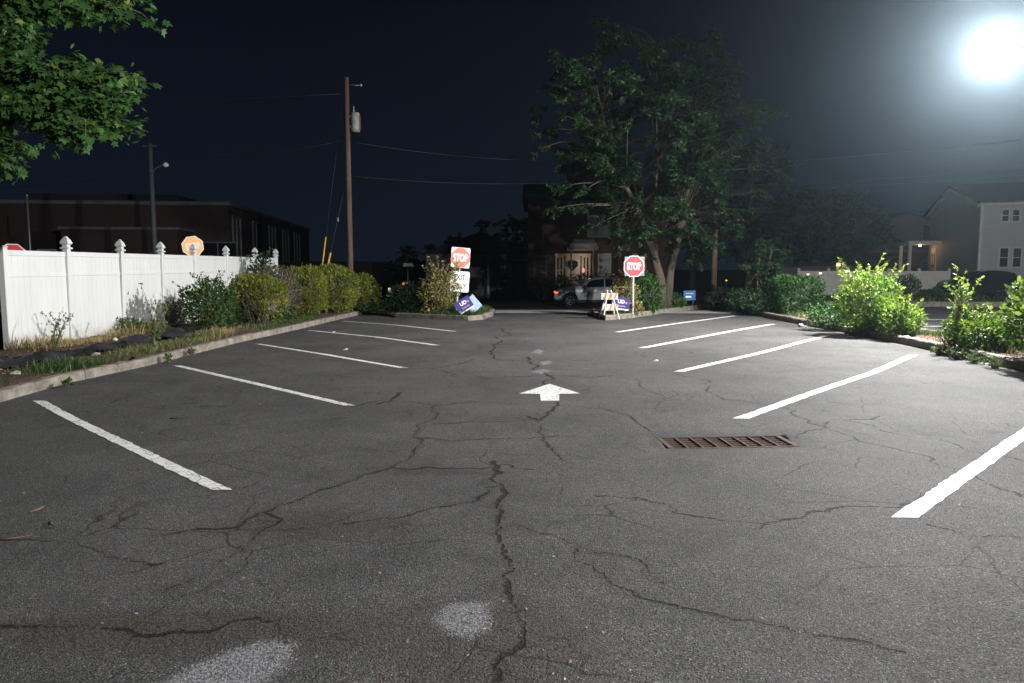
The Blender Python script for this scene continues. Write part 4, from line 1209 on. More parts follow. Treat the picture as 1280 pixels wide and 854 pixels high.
# lower projecting entrance block and side glazing
hp_ = W(150, 287, 46).z + 1.5
inv = (Matrix.Translation(bl.location) @ Matrix.Rotation(ang - R(90), 4, 'Z')).inverted()
e0 = inv @ W(86, 300, 46.5); e1 = inv @ W(226, 300, 47.2)
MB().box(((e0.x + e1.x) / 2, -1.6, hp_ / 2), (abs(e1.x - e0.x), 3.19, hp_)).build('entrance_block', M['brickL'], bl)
MB().box(((e0.x + e1.x) / 2, -1.6, hp_ + .08), (abs(e1.x - e0.x) + .3, 3.3, .16)).build('entrance_cornice', M['gray_trim'], bl)
w0 = inv @ W(46, 300, 49)
X = Matrix.Translation(((w0.x + e0.x) / 2 - .1, 0, hp_ * .60))
window(bl, X, 2.2, 1.9, M['white_trim'], 'x', t=.10, depth=.10)
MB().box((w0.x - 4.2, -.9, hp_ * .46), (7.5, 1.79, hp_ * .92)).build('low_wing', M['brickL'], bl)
X = Matrix.Translation((e1.x + 1.6, 0, hp_ * .47))
window(bl, X, 2.4, hp_ * .8, M['gray_trim'], 'v', t=.10, depth=.10)
# small far shed behind the pole
b = W(410, 380, 62)
sh = thing('brick_shed', 'small low brick shed far behind the utility pole', 'shed', (b.x, 62, -2.0))
hs = W(410, 330, 62).z + 2.0
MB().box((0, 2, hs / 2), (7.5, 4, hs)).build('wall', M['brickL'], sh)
MB().box((0, 2, hs + .1), (7.8, 4.3, .2)).build('roof', M['shingle'], sh)
window(sh, Matrix.Translation((2.6, 0, hs * .5)), 1.2, .8, M['gray_trim'], 'v')

# brick house across the street
YH = 52.0
c0 = W(717, 356, YH)
bh = thing('brick_house', 'dark red brick house with a cream door and white portico', 'house', (c0.x, YH, -.5), R(0))
def hp2(x, y): v = W(x, y, YH); return v.x - c0.x, v.z + .5
HH = hp2(700, 252)[1]
xl, xr = hp2(660, 300)[0], hp2(835, 300)[0]
MB().box(((xl + xr) / 2, 4.5, HH / 2), (xr - xl, 9, HH)).build('wall', M['brickH'], bh)
X = Matrix.Translation(((xl + xr) / 2, 4.5, 0)) @ Matrix.Rotation(R(90), 4, 'Z')
rf = MB().prism([(-5.0, HH), (5.0, HH), (0, HH + 1.7)], -(xr - xl) / 2 - .4, (xr - xl) / 2 + .4, X).build('roof', M['shingle'], bh)
MB().box((xr - 1.5, 4.5, HH + 1.5), (.8, .8, 1.2)).build('chimney', M['brickH'], rf)
d0, z0_ = hp2(706, 360); d1, z1_ = hp2(726, 320)
dw, dh = 1.02, z1_ - z0_
dc = (d0 + d1) / 2
dr = MB().box((dc, -.03, z0_ + dh / 2), (dw, .06, dh)).build('door', M['cream'], bh)
mb = MB()
for sx in (-1, 1):
    for k, (zz, hh) in enumerate(((.22, .3), (.55, .26), (.84, .2))):
        mb.box((dc + sx * .22, -.064, z0_ + dh * zz), (.3, .008, dh * hh))
mb.build('door_panel', M['white_trim'], dr)
MB().lathe([(.02, -.02), (.02, .03)], 8, Matrix.Translation((dc + .4, -.08, z0_ + dh * .45)) @ Matrix.Rotation(R(90), 4, 'X')).build('handle', M['steel'], dr)
# wreath: a heart-shaped swag hung on the door
sw = thing('wreath', 'dark heart shaped swag hanging on the cream house door', 'wreath', (c0.x + dc, YH - .12, z0_ - .5 + dh * .72))
wv_ = MB()
for k in range(20):
    t = 2 * math.pi * k / 20; t2 = 2 * math.pi * (k + 1) / 20
    hx = lambda t: (.017 * 16 * math.sin(t) ** 3 * 1.05, 0, .02 * (13 * math.cos(t) - 5 * math.cos(2 * t) - 2 * math.cos(3 * t) - math.cos(4 * t)))
    wv_.tube([hx(t), hx(t2)], .085, 6)
hp_l = [(.017 * 16 * math.sin(2 * math.pi * k / 24) ** 3 * 1.05, .02 * (13 * math.cos(2 * math.pi * k / 24) - 5 * math.cos(4 * math.pi * k / 24) - 2 * math.cos(6 * math.pi * k / 24) - math.cos(8 * math.pi * k / 24))) for k in range(24)][::-1]
wv_.prism(hp_l, -.02, .03)
wv_.build('swag', M['lf_dark'], sw, True)
for sx in (-1, 1):
    X = Matrix.Translation((dc + sx * (dw / 2 + .40), 0, z0_ + dh * .55))
    window(bh, X, .34, dh * .8, M['cream'], 'x', t=.13, depth=.07)
MB().box((dc, -.05, z1_ + .08), (2.5, .1, .16)).build('door_lintel', M['cream'], bh)
# portico: small hipped white roof on slim columns
pl0, pz0 = hp2(708, 313); pr0, pz1 = hp2(746, 302)
mb = MB()
mb.box(((pl0 + pr0) / 2, -.75, pz0 + .10), (pr0 - pl0, 1.5, .20))
mb.box(((pl0 + pr0) / 2 + .05, -.72, pz0 + .32), (pr0 - pl0 - .25, 1.4, .22))
X = Matrix.Translation(((pl0 + pr0) / 2 + .1, 0, pz0 + .43))
hw = (pr0 - pl0) / 2 - .2
mb.add([(-hw, -1.4, 0), (hw, -1.4, 0), (hw, -.01, 0), (-hw, -.01, 0), (-hw * .75, -.7, .3), (hw * .75, -.7, .3), (hw * .75, -.01, .3), (-hw * .75, -.01, .3)],
       [[0, 1, 5, 4], [1, 2, 6, 5], [3, 0, 4, 7], [4, 5, 6, 7], [3, 2, 1, 0], [2, 3, 7, 6]], X)
mb.build('portico_roof', M['white_trim'], bh)
for xx in (hp2(740, 320)[0], hp2(712, 320)[0] + .05):
    MB().tube([(xx, -1.35, z0_ - .1), (xx, -1.35, pz0)], .055, 10).build('column', M['white_trim'], bh, True)
st_ = MB()
for k in range(4): st_.box((dc, -.6 - k * .3, z0_ - .1 - k * .17), (2.3, 1.2, .17))
st_.build('steps', M['walk'], bh)
mb = MB()
for sx in (-1, 1): mb.tube([(dc + sx * 1.0, -1.3, z0_ + .7), (dc + sx * 1.0, -2.3, z0_ + .15), (dc + sx * 1.0, -2.3, z0_ - .6)], .03, 6)
mb.build('railing', M['white_trim'], bh, True)
def hwin(xa, ya, xb, yb, split, t=.12):
    a, za = hp2(xa, yb); b, zb = hp2(xb, ya)
    window(bh, Matrix.Translation(((a + b) / 2, 0, (za + zb) / 2)), b - a - 2 * t, zb - za - 2 * t, M['gray_trim'] if xa < 700 else M['frame_white'], split, t=t)  # left frame is white; grey trim puts its dim light into colour
hwin(734, 269, 763, 297, 'v', .14)
hwin(747, 317, 764, 345, 'h', .12)
hwin(667, 319, 684, 347, 'h', .12)
hwin(790, 317, 808, 345, 'h', .12)
a, za = hp2(729, 338)
pl = MB().lathe([(.03, za - .16), (.08, za - .12), (.08, za + .1), (.03, za + .16)], 10, Matrix.Translation((a, -.2, 0)))
pl.build('porch_light', emat('red_porch_light', (1.0, .35, .28), .9), bh)
ql = bpy.data.lights.new('porch_light_glow', 'POINT'); ql.energy = 11; ql.color = (1, .82, .66); ql.shadow_soft_size = .08
qo = bpy.data.objects.new('porch_light_glow', ql); C.objects.link(qo); qo.parent = bh; qo.location = (a - .1, -.9, za + .5)

# dim house across the street, left of centre, with a pale porch
b = W(600, 370, 62)
dh_ = thing('dark_house', 'barely lit grey house with pale porch posts behind the left signs', 'house', (b.x, 62, -1.0))
MB().box((0, 4, 1.9), (9, 8, 3.8)).build('wall', M['siding_gray'], dh_)
MB().prism([(-5, 3.8), (5, 3.8), (0, 5.6)], -.4, 8.4).build('roof', M['shingle'], dh_)
for xx in (.8, 2.6): MB().box((xx, -1.6, 1.5), (.16, .16, 3.0)).build('porch_post', M['white_trim'], dh_)
MB().box((1.5, -.9, 3.1), (5.2, 1.79, .2)).build('porch_roof', M['shingle'], dh_)
for xx, zz in ((-2.4, 1.9), (2.0, 1.6)): window(dh_, Matrix.Translation((xx, 0, zz)), .9, 1.3, M['white_trim'], 'h')

# white two storey house on the right
c1 = W(1228, 253, 48.0)
g1 = W(1163, 270, 60.0)
wh = thing('white_house', 'white two storey house with a gable and dark roof', 'house', (c1.x, c1.y, -.15), math.atan2(g1.y - c1.y, g1.x - c1.x) - R(90))
Lg = math.hypot(g1.x - c1.x, g1.y - c1.y); ev = c1.z + .15
LF = 15.0
mb = MB()
mb.box((LF / 2, Lg / 2, ev / 2), (LF, Lg, ev))
X = Matrix.Translation((LF / 2, Lg / 2, 0)) @ Matrix.Rotation(R(90), 4, 'Z')
pk = W(1190, 237, 54).z + .15 + .15
mb.prism([(-Lg / 2, ev - .01), (Lg / 2, ev - .01), (0, pk)], -LF / 2, LF / 2, X)
mb.build('wall', M['siding_white'], wh)
rf = MB()
for sgn in (-1, 1):
    a = Vector((sgn * (Lg / 2 + .45), 0, ev - .45 * (pk - ev) / (Lg / 2))); b_ = Vector((0, 0, pk))
    nrm = Vector((sgn * (pk - ev), 0, Lg / 2)).normalized() * .14
    y0, y1 = -LF / 2 - .35, LF / 2 + .35
    rf.prism([(a.x, a.z + .02), (b_.x, b_.z + .02), (b_.x, b_.z + .2), (a.x, a.z + .2)] if sgn < 0 else [(b_.x, b_.z + .02), (a.x, a.z + .02), (a.x, a.z + .2), (b_.x, b_.z + .2)], y0, y1, X)
rf.build('roof', M['shingle'], wh)
mb = MB()
mb.box((LF / 2, -.40, ev - .12), (LF + .5, .1, .16))
for sgn in (-1, 1):
    L1 = Vector((sgn * (Lg / 2 + .45), 0, ev - .45 * (pk - ev) / (Lg / 2))); L2 = Vector((0, 0, pk))
    mb.prism([(L1.x, L1.z - .2), (L2.x, L2.z - .2), (L2.x, L2.z + .01), (L1.x, L1.z + .01)] if sgn < 0 else [(L2.x, L2.z - .2), (L1.x, L1.z - .2), (L1.x, L1.z + .01), (L2.x, L2.z + .01)], LF / 2 + .30, LF / 2 + .36, X)
mb.box((.0, .0, ev / 2), (.16, .16, ev - .1))
mb.build('trim', M['white_trim'], wh)
def wpt(x, y):         # point on the front wall plane (local y = 0)
    iv = (Matrix.Translation(wh.location) @ Matrix.Rotation(wh.rotation_euler.z, 4, 'Z')).inverted()
    o = iv @ Vector((0, 0, CAMZ)); d = (iv.to_3x3() @ ray(x, y)); t = -o.y / d.y
    return o + d * t
def wwin(xa, ya, xb, yb):
    a, b = wpt(xa, yb), wpt(xb, ya)
    t = .07
    window(wh, Matrix.Translation(((a.x + b.x) / 2, 0, (a.z + b.z) / 2)), abs(b.x - a.x) - 2 * t, b.z - a.z - 2 * t, M['white_trim'], 'h', t=t, depth=.08)
wwin(1250.5, 261, 1262.5, 278); wwin(1263.5, 261, 1276, 278)
wwin(1247, 309, 1262, 335); wwin(1263.5, 309, 1278, 335)
# lit porch at the rear end of the gable wall
pw = (Matrix.Translation(wh.location) @ Matrix.Rotation(wh.rotation_euler.z, 4, 'Z')).inverted()
pa = pw @ W(1163, 337, 58.5); pzc = W(1170, 306, 58).z + .15
ph_ = 2.6
mb = MB()
mb.box((-1.0, Lg - 1.7, pzc + .14), (2.3, 3.6, .22)); mb.build('porch_roof', M['white_trim'], wh)
MB().box((-2.0, Lg - 3.2, pzc / 2), (.22, .22, pzc - .02)).build('porch_column', M['white_trim'], wh)
MB().box((-2.0, Lg - .2, pzc / 2), (.22, .22, pzc - .02)).build('porch_column', M['white_trim'], wh)
pd = MB().box((-.04, Lg - 1.7, pzc * .5), (.06, 1.5, pzc * .86)).build('door', M['cream'], wh)
mb = MB()
for zz in (.3, .55, .78): mb.box((-.08, Lg - 1.7, pzc * zz), (.02, 1.0, .06))
for yy in (-.5, 0, .5): mb.box((-.083, Lg - 1.7 + yy, pzc * .55), (.02, .06, pzc * .55))
mb.build('door_bars', M['clad'], pd)
MB().box((-1.0, Lg - 1.7, .12), (2.2, 3.5, .24)).build('porch_floor', M['walk'], wh)
lampm = MB().lathe([(.03, pzc - .12), (.1, pzc - .1), (.1, pzc - .02), (.05, pzc + .02)], 10, Matrix.Translation((-1.0, Lg - 1.7, 0)))
lampm.build('porch_lamp', emat('warm_porch_lamp', (1.0, .62, .32), 6), wh)
pl_ = bpy.data.lights.new('porch_lamp_light', 'POINT'); pl_.energy = 15; pl_.color = (1, .60, .30); pl_.shadow_soft_size = .1
plo = bpy.data.objects.new('porch_lamp_light', pl_); C.objects.link(plo); plo.parent = wh; plo.location = (-1.0, Lg - 1.7, pzc - .3)

# dark gabled house between the trees and the white house
b = W(1130, 360, 64)
gh = thing('gabled_house', 'dim tan gabled house just left of the white house', 'house', (b.x, 64, -.2), R(-14))
he = W(1130, 300, 64).z; hpk = W(1130, 268, 64).z + .2
MB().box((0, 4, 1.6), (7.2, 8, 3.2)).build('brick_base', M['brickH'], gh)
MB().box((0, 4.01, 3.2 + (he - 3.0) / 2), (7.2, 7.98, he - 3.0 + .2)).prism([(-3.6, he + .3), (3.6, he + .3), (2.0, hpk - .5), (0, hpk), (-2.0, hpk - .5)], .03, 7.97).build('wall', M['siding_tan'], gh)
mb = MB()
pr = [(-3.9, he + .2), (-2.1, hpk - .4), (0, hpk + .12), (2.1, hpk - .4), (3.9, he + .2)]
for q0, q1 in zip(pr[:-1], pr[1:]):
    mb.prism([q0, q1, (q1[0], q1[1] + .16), (q0[0], q0[1] + .16)][::1], -.3, 8.3)
mb.build('roof', M['shingle'], gh)
MB().box((0, -.6, 3.25), (7.6, 1.19, .2)).build('porch_roof', M['gray_trim'], gh)
for xx in (-1.5, 1.6): window(gh, Matrix.Translation((xx, 0, 4.8)), .7, 1.2, M['gray_trim'], 'h')
for xx in (-1.8, 1.8): window(gh, Matrix.Translation((xx, 0, 1.7)), 1.0, 1.4, M['gray_trim'], 'h')

# ------------------------------------------------------------------ FAR RIGHT FENCE WITH LAMPS
YF = 46.0
fa, fb = W(998, 345, YF), W(1186, 345, YF)
ff = thing('garden_fence', 'long pale vinyl fence along the verge before the far houses', 'fence', (fa.x, YF, -.05))
ftop = W(1080, 339, YF).z + .05
n_ = 5; fw = (fb.x - fa.x) / n_
for k in range(n_ + 1):
    po = MB().box((k * fw, 0, (ftop + .1) / 2), (.14, .14, ftop + .1), bev=.01).build('post', M['white_trim'], ff)
    MB().lathe([(.11, ftop + .1), (.11, ftop + .13), (.0, ftop + .2)], 4, Matrix.Translation((k * fw, 0, 0)) @ Matrix.Rotation(R(45), 4, 'Z')).build('post_cap', M['white_trim'], po)
for k in range(n_):
    pn = MB()
    nb = 11; bw = (fw - .14) / nb
    for j in range(nb): pn.box((k * fw + .07 + (j + .5) * bw, 0, ftop / 2 + .02), (bw - .008, .03, ftop - .06))
    po = pn.build('panel', M['white_trim'], ff)
    for zz in (.1, ftop - .04): MB().box((k * fw + fw / 2, 0, zz), (fw - .141, .06, .09)).build('rail', M['white_trim'], po)
em_w = emat('warm_cap_lamp', (1.0, .72, .62), 2.2)
em_o = emat('orange_wall_lamp', (1.0, .33, .14), 5.0)
def cap_lamp(label, x, y, Y, s=.07, mat=em_w, post=0):
    v = W(x, y, Y)
    t = thing('garden_lamp', label, 'garden lamp', (v.x, Y, v.z - s * 1.5))
    MB().lathe([(s * 1.5, 0), (s * 1.5, s * .3), (s * .5, s * .5)], 10).build('base', M['dark_metal'], t)
    MB().lathe([(s * .9, s * .5), (s * 1.1, s * 1.2), (s * .9, s * 2.2)], 10).build('globe', mat, t, True)
    MB().lathe([(s * 1.5, s * 2.2), (s * 1.2, s * 2.6), (s * .1, s * 3.1)], 10).build('lid', M['dark_metal'], t)
    if post: MB().tube([(0, 0, -post), (0, 0, 0)], .04, 8).build('post', M['dark_metal'], t)
    return t
cap_lamp('small warm lamp on the far fence, nearest the hedge block', 1010, 343, YF - .02)
cap_lamp('small warm lamp on the far fence, second from the hedge block', 1025.5, 341.5, YF - .02)
cap_lamp('warm lamp on the far fence, just right of the orange lamp', 1058, 339, YF - .02, .085)
cap_lamp('small warm lamp on the far fence above the big bright shrub', 1079, 338.5, YF - .02, .075)
cap_lamp('lone pinkish lamp low before the far fence, right of the shrub', 1124.5, 351, YF - 1.0, .05, em_w, post=.75)
cap_lamp('brightest orange lamp standing above the far fence', 1048, 330.5, YF + .4, .11, em_o, post=1.7)
cap_lamp('tiny amber lamp in the dark beneath the big tree', 908, 350.5, 48, .05, emat('amber_lamp', (1, .45, .1), 1.6), post=1.1)
MB_ = thing('garden_shed', 'low dark shed roof behind the far fence', 'shed', (W(1025, 350, 50).x, 50, -.1))
zsh = W(1025, 328, 50).z + .1
MB().box((0, 1.5, zsh / 2 - .1), (5.2, 3, zsh - .2)).build('wall', M['siding_tan'], MB_)
MB().prism([(-2.8, zsh - .35), (2.8, zsh - .05), (2.8, zsh + .1), (-2.8, zsh - .2)], -.3, 3.3).build('roof', M['shingle'], MB_)

# ------------------------------------------------------------------ CARS
def car(label, loc, rz, Lc, Wd, Hc, paint, kind='suv', head=None, tail=None, plate=False):
    root = thing('parked_car', label, 'car', loc, rz)
    s = Lc / 4.6
    hw = Wd / 2; k = Hc / 1.68
    #  x(front +), zbot, zbelt, ztop, wbot, wbelt, wtop
    ST = [(2.30, .42, .66, .70, .70, .72, .60), (2.22, .30, .78, .86, .80, .84, .74), (1.95, .27, .92, 1.00, .88, .92, .80), (1.35, .27, 1.00, 1.08, .90, .935, .84),
          (.98, .27, 1.03, 1.12, .91, .94, .82), (.55, .27, 1.04, 1.40, .91, .94, .70), (.12, .27, 1.05, 1.61, .91, .94, .62), (-.55, .27, 1.06, 1.68, .91, .94, .61),
          (-1.30, .27, 1.08, 1.65, .91, .94, .60), (-1.85, .28, 1.10, 1.55, .90, .93, .58), (-2.12, .30, 1.10, 1.22, .87, .90, .70), (-2.28, .36, .98, 1.06, .80, .83, .70), (-2.32, .42, .80, .84, .74, .76, .64)]
    ST = [(a * s, b * k, c * k, d * k, e * hw / .94, f * hw / .94, g * hw / .94) for a, b, c, d, e, f, g in ST]
    def ring(q):
        x, zb, ze, zt, wb, we, wt = q
        half = [(wb * .55, zb), (wb * .97, zb + .03), (wb * 1.0, zb + (ze - zb) * .35), (we * 1.0, zb + (ze - zb) * .7), (we * .985, ze), (wt + (we - wt) * .06, zt - (zt - ze) * .10), (wt * .9, zt - .004), (wt * .45, zt + .012 * k)]
        return [(x, y, z) for y, z in half] + [(x, -y, z) for y, z in half[::-1]]
    mb = MB(); n = 16
    vs = [v for q in ST for v in ring(q)]
    fs = [[i * n + j, i * n + (j + 1) % n, (i + 1) * n + (j + 1) % n, (i + 1) * n + j] for i in range(len(ST) - 1) for j in range(n)]
    fs += [list(range(n)), [(len(ST) - 1) * n + j for j in range(n - 1, -1, -1)]]
    mb.add(vs, [f[::-1] for f in fs])
    body = mb.build('body', paint, root, True)
    md = body.modifiers.new('round', 'SUBSURF'); md.levels = 2; md.render_levels = 2
    # glass: follow the side surface between belt and roof
    def sidep(i, t, sg, off=.014):
        q0 = ST[int(i)]; q1 = ST[min(int(i) + 1, len(ST) - 1)]; f = i - int(i)
        q = [a * (1 - f) + b * f for a, b in zip(q0, q1)]
        x, zb, ze, zt, wb, we, wt = q
        y = we * .985 + (wt + (we - wt) * .06 - we * .985) * t + off
        return (x, sg * y, ze + (zt - (zt - ze) * .10 - ze) * t)
    for sg in (1, -1):
        for (ia, ib, ja) in ((5.15, 6.9, 'f'), (7.0, 8.35, 'm'), (8.5, 9.25, 'r')):
            g = MB(); cols = 6
            pts = []
            for c2 in range(cols + 1):
                i = ia + (ib - ia) * c2 / cols
                lo2, hi2 = .10, .90
                if ja == 'f' and c2 == 0: hi2 = .55
                if ja == 'r' and c2 == cols: hi2 = .6
                pts.append((sidep(i, lo2, sg), sidep(i, hi2, sg)))
            for a, b in zip(pts[:-1], pts[1:]):
                g.quad(*( (a[0], b[0], b[1], a[1]) if sg < 0 else (b[0], a[0], a[1], b[1]) ))
            g.build('side_window', M['glass_dark'], root)
        mb = MB().box((sidep(5.0, .25, sg)[0], sg * (hw + .09), ST[5][2] + .10), (.12, .22, .15), bev=.04); mb.build('mirror', paint, root)
        for ii in (6.7, 8.4):
            a = sidep(ii, 0, sg, .02); MB().box((a[0], a[1] - sg * .004, a[2] - .10 * k), (.2, .03, .03), bev=.01).build('door_handle', M['clad'], root)
        MB().tube([(ST[6][0], sg * ST[6][6] * .92, ST[6][3] + .02), (ST[7][0], sg * ST[7][6] * .95, ST[7][3] + .035), (ST[9][0], sg * ST[9][6] * .95, ST[9][3] + .03)], .02, 6).build('roof_rail', M['alloy'], root, True)
        MB().box((-.02 * s, sg * (hw * .965), .30 * k), (2.0 * s, .05, .16), bev=.02).build('sill_trim', M['clad'], root)
        # doors shut lines
        dl = MB()
        for ii in (4.9, 6.95, 8.7):
            a = sidep(ii, 0, sg, .003); dl.box((a[0], sg * (hw * .972), .74 * k), (.012, .016, .56 * k))
        dl.build('shut_line', M['clad'], root)
        for xw in (1.40 * s, -1.38 * s):
            wr = .355 * k * 1.02
            Xw = Matrix.Translation((xw, sg * (hw - .11), wr)) @ Matrix.Rotation(R(90), 4, 'X')
            arch = MB()
            for t in range(13):
                a0 = math.pi * t / 13 - .15 + .02; a1 = math.pi * (t + 1) / 13 + .0
                r0, r1 = wr * 1.04, wr * 1.26
                y = sg * (hw + .006)
                P_ = [(xw + r0 * math.cos(a0), y, wr + r0 * math.sin(a0)), (xw + r1 * math.cos(a0), y, wr + r1 * math.sin(a0)), (xw + r1 * math.cos(a1), y, wr + r1 * math.sin(a1)), (xw + r0 * math.cos(a1), y, wr + r0 * math.sin(a1))]
                Q_ = [(p3[0], p3[1] - sg * .06, p3[2]) for p3 in P_]
                arch.add(P_ + Q_, [[0, 1, 2, 3], [7, 6, 5, 4], [0, 4, 5, 1], [1, 5, 6, 2], [2, 6, 7, 3], [3, 7, 4, 0]])
            MB().lathe([(wr * 1.03, -.1), (wr * 1.03, .1)], 24, Matrix.Translation((xw, sg * (hw - .09), wr)) @ Matrix.Rotation(R(90), 4, 'X')).build('wheel_well', M['clad'], root)
            arch.build('wheel_arch', M['clad'], root)
            wl_ = MB().lathe([(wr * .62, -.11), (wr * .93, -.11), (wr, -.07), (wr, .07), (wr * .93, .11), (wr * .62, .11)], 26, Matrix.Translation((xw, sg * (hw - .085), wr)) @ Matrix.Rotation(R(90), 4, 'X')).build('wheel', M['rubber'], root, True)
            rm = MB(); yr = sg * (hw + .032)
            for t in range(5):
                a = 2 * math.pi * t / 5 + .3
                dx, dz = math.cos(a), math.sin(a)
                for da in (-.16, .16):
                    ex, ez = math.cos(a + da), math.sin(a + da)
                    rm.tube([(xw + dx * .05, yr, wr + dz * .05), (xw + ex * wr * .62, yr, wr + ez * wr * .62)], .024, 5)
            for t in range(20):
                a, b_ = 2 * math.pi * t / 20, 2 * math.pi * (t + 1) / 20
                rm.tube([(xw + math.cos(a) * wr * .64, yr - sg * .01, wr + math.sin(a) * wr * .64), (xw + math.cos(b_) * wr * .64, yr - sg * .01, wr + math.sin(b_) * wr * .64)], .018, 5)
            rm.lathe([(.06, -.02), (.06, .02)], 12, Matrix.Translation((xw, yr, wr)) @ Matrix.Rotation(R(90), 4, 'X'))
            rm.build('rim', M['alloy'], wl_, True)
        MB().box((2.12 * s, sg * hw * .72, .78 * k), (.26, .34, .13), rz=-sg * .45, bev=.04).build('headlight', head or M['glass_dark'], root)
        MB().box((-2.19 * s, sg * hw * .78, .98 * k), (.2, .26, .18), rz=sg * .3, bev=.04).build('taillight', tail or M['sign_red'], root)
    # windscreen and rear glass
    for (i0, i1, sgn) in ((4.15, 5.8, 1), (9.15, 10.1, -1)):
        g = MB()
        def topp(i, sy):
            q0 = ST[int(i)]; q1 = ST[min(int(i) + 1, len(ST) - 1)]; f = i - int(i)
            q = [a * (1 - f) + b * f for a, b in zip(q0, q1)]
            return (q[0] + sgn * .012, sy * q[6] * .86, q[3] + .016)
        rows = [[topp(i0 + (i1 - i0) * t / 4, sy) for sy in (-1, -.5, 0, .5, 1)] for t in range(5)]
        for a in range(4):
            for b_ in range(4):
                g.quad(rows[a][b_], rows[a + 1][b_], rows[a + 1][b_ + 1], rows[a][b_ + 1])
        g.build('windscreen' if sgn > 0 else 'rear_window', M['glass_dark'], root)
    MB().box((2.27 * s, 0, .52 * k), (.1, hw * 1.1, .2), bev=.03).build('grille', M['clad'], root)
    MB().box((-2.30 * s, 0, .45 * k), (.1, hw * 1.6, .22), bev=.03).build('bumper', M['clad'], root)
    if plate: MB().box((-2.365 * s, 0, .80 * k), (.02, .5, .15)).build('licence_plate', emat('glowing_plate', (.95, .95, .7), .35), root)  # plate itself emits: the light on it is put into its material
    return root
YCAR = 42.0
cz = -.55
fx_ = W(693, 370, YCAR).x
head_on = emat('amber_headlight', (1.0, .17, .07), 1.6)
car('silver sport utility car with a lit amber front lamp in the street', (fx_ + 2.3, YCAR + .95, cz), R(180), 4.6, 1.88, 1.69, M['silver'], head=head_on)
cb_ = W(1222, 370, 46.5)
car('black car parked in front of the white house', (W(1221, 360, 45.5).x, 45.5, -.03), R(176), 4.35, 1.85, 1.52, M['blackcar'])
pcx = W(459, 375, 58).x
car('pale car seen from behind far down the left street', (pcx, 60, gz(pcx, 60) + .05), R(84), 4.5, 1.8, 1.5, M['palecar'], tail=emat('dim_tail', (.9, .8, .8), .12), plate=True)

# ------------------------------------------------------------------ TREES
# overhanging maple, upper left: trunk outside the frame, branches reach in
tm = thing('maple_tree', 'leafy maple branches hanging in over the left side', 'tree', (-9.3, 9.6, .1))
mt = MB().tube([(0, 0, -.2), (.05, 0, 1.4), (0, .1, 2.8), (.1, .1, 4.4), (.1, 0, 6.2)], [.20, .17, .15, .12, .06], 12)
mt.build('trunk', M['bark'], tm, True)
ml = MB(); PP, DD, NN, SS, VV = [], [], [], [], []
rr = np.random.default_rng(77)
def spray(a, b, nl, spread, size, drop=.12):
    a, b = Vector(a), Vector(b)
    mid = a.lerp(b, .5) + Vector((0, 0, .10 * (b - a).length))
    path = bez(a, mid, b, 8)
    L_ = (b - a).length
    ml.tube(path, [.004 + .010 * L_ * (1 - i / 7.5) for i in range(8)], 6, cap=False)
    nt_ = max(4, int(L_ * 9))
    for k in range(nt_):
        t = .30 + .70 * (k + rr.random()) / nt_
        i = min(6, int(t * 7)); c = path[i].lerp(path[i + 1], t * 7 - i)
        d0 = (b - a).normalized()
        sd = Vector((-d0.y, d0.x, 0)) * (1 if k % 2 else -1)
        d = (d0 * rr.uniform(.35, .9) + sd * rr.uniform(.3, 1.1) + Vector((0, 0, rr.normal() * .3))).normalized()
        ll = spread * rr.uniform(.5, 1.2) * (1.25 - .75 * t)
        e = c + d * ll - Vector((0, 0, drop * ll + rr.uniform(0, .12)))
        ml.tube([c, c.lerp(e, .5) + Vector((0, 0, .04)), e], [.006, .004, .0025], 4, cap=False)
        m_ = max(4, int(nl * ll))
        tt = rr.random(m_) ** .7
        pos = np.array([c.lerp(e, q) for q in tt]) + rr.normal(size=(m_, 3)) * np.array([.07, .07, .055])
        D = np.array(d)[None] * .5 + rr.normal(size=(m_, 3)) * .55 + np.array([0, 0, -.35])
        PP.append(pos); DD.append(D); NN.append(np.array([.25, -.45, .9])[None] + rr.normal(size=(m_, 3)) * .42)
        SS.append(size * rr.uniform(.6, 1.2, m_)); VV.append(np.clip(rr.beta(1.6, 3.0, m_) + (rr.random(m_) < .03) * .6, 0, 1))
def loc_(x, y, Y): return W(x, y, Y) - tm.location
T1 = (.05, .1, 2.9); T2 = (.08, .1, 3.9); T3 = (.1, .05, 5.2)
for (x, y, Y, T) in ((174, 97, 8.9, T2), (168, 118, 8.6, T2), (150, 135, 9.2, T2), (120, 150, 8.7, T2), (105, 113, 9.6, T2), (160, 150, 9.0, T2), (85, 120, 9.0, T2), (60, 140, 8.5, T2), (100, 165, 8.8, T2),
                     (174, 10, 9.0, T3), (150, 20, 9.4, T3), (165, -25, 9.2, T3), (120, 10, 8.8, T3), (90, 5, 9.5, T3), (45, 34, 9.0, T3), (40, 65, 9.4, T3), (140, -60, 9, T3), (70, -50, 9.5, T3), (30, 20, 8.7, T3), (20, 90, 9.2, T2),
                     (28, 178, 8.9, T1), (18, 205, 9.1, T1), (8, 150, 9.0, T1), (-10, 190, 8.7, T1), (30, 125, 9.4, T2),
                     (-60, 60, 8.4, T2), (-80, 140, 8.6, T1), (-90, -20, 9, T3), (-20, -30, 9.6, T3)):
    spray(T, loc_(x - 12, y, Y), 82, .52, .105)
for k in range(26):          # the rest of the crown, outside the frame
    a = rr.uniform(1.7, 5.4); e = Vector((math.cos(a) * rr.uniform(1.4, 3.4), math.sin(a) * rr.uniform(1.4, 3.2), rr.uniform(3.2, 7.2)))
    spray((.08, .05, rr.uniform(3, 5.8)), e, 34, .7, .14)
ml.build('limbs', M['bark_pale'], tm, True)
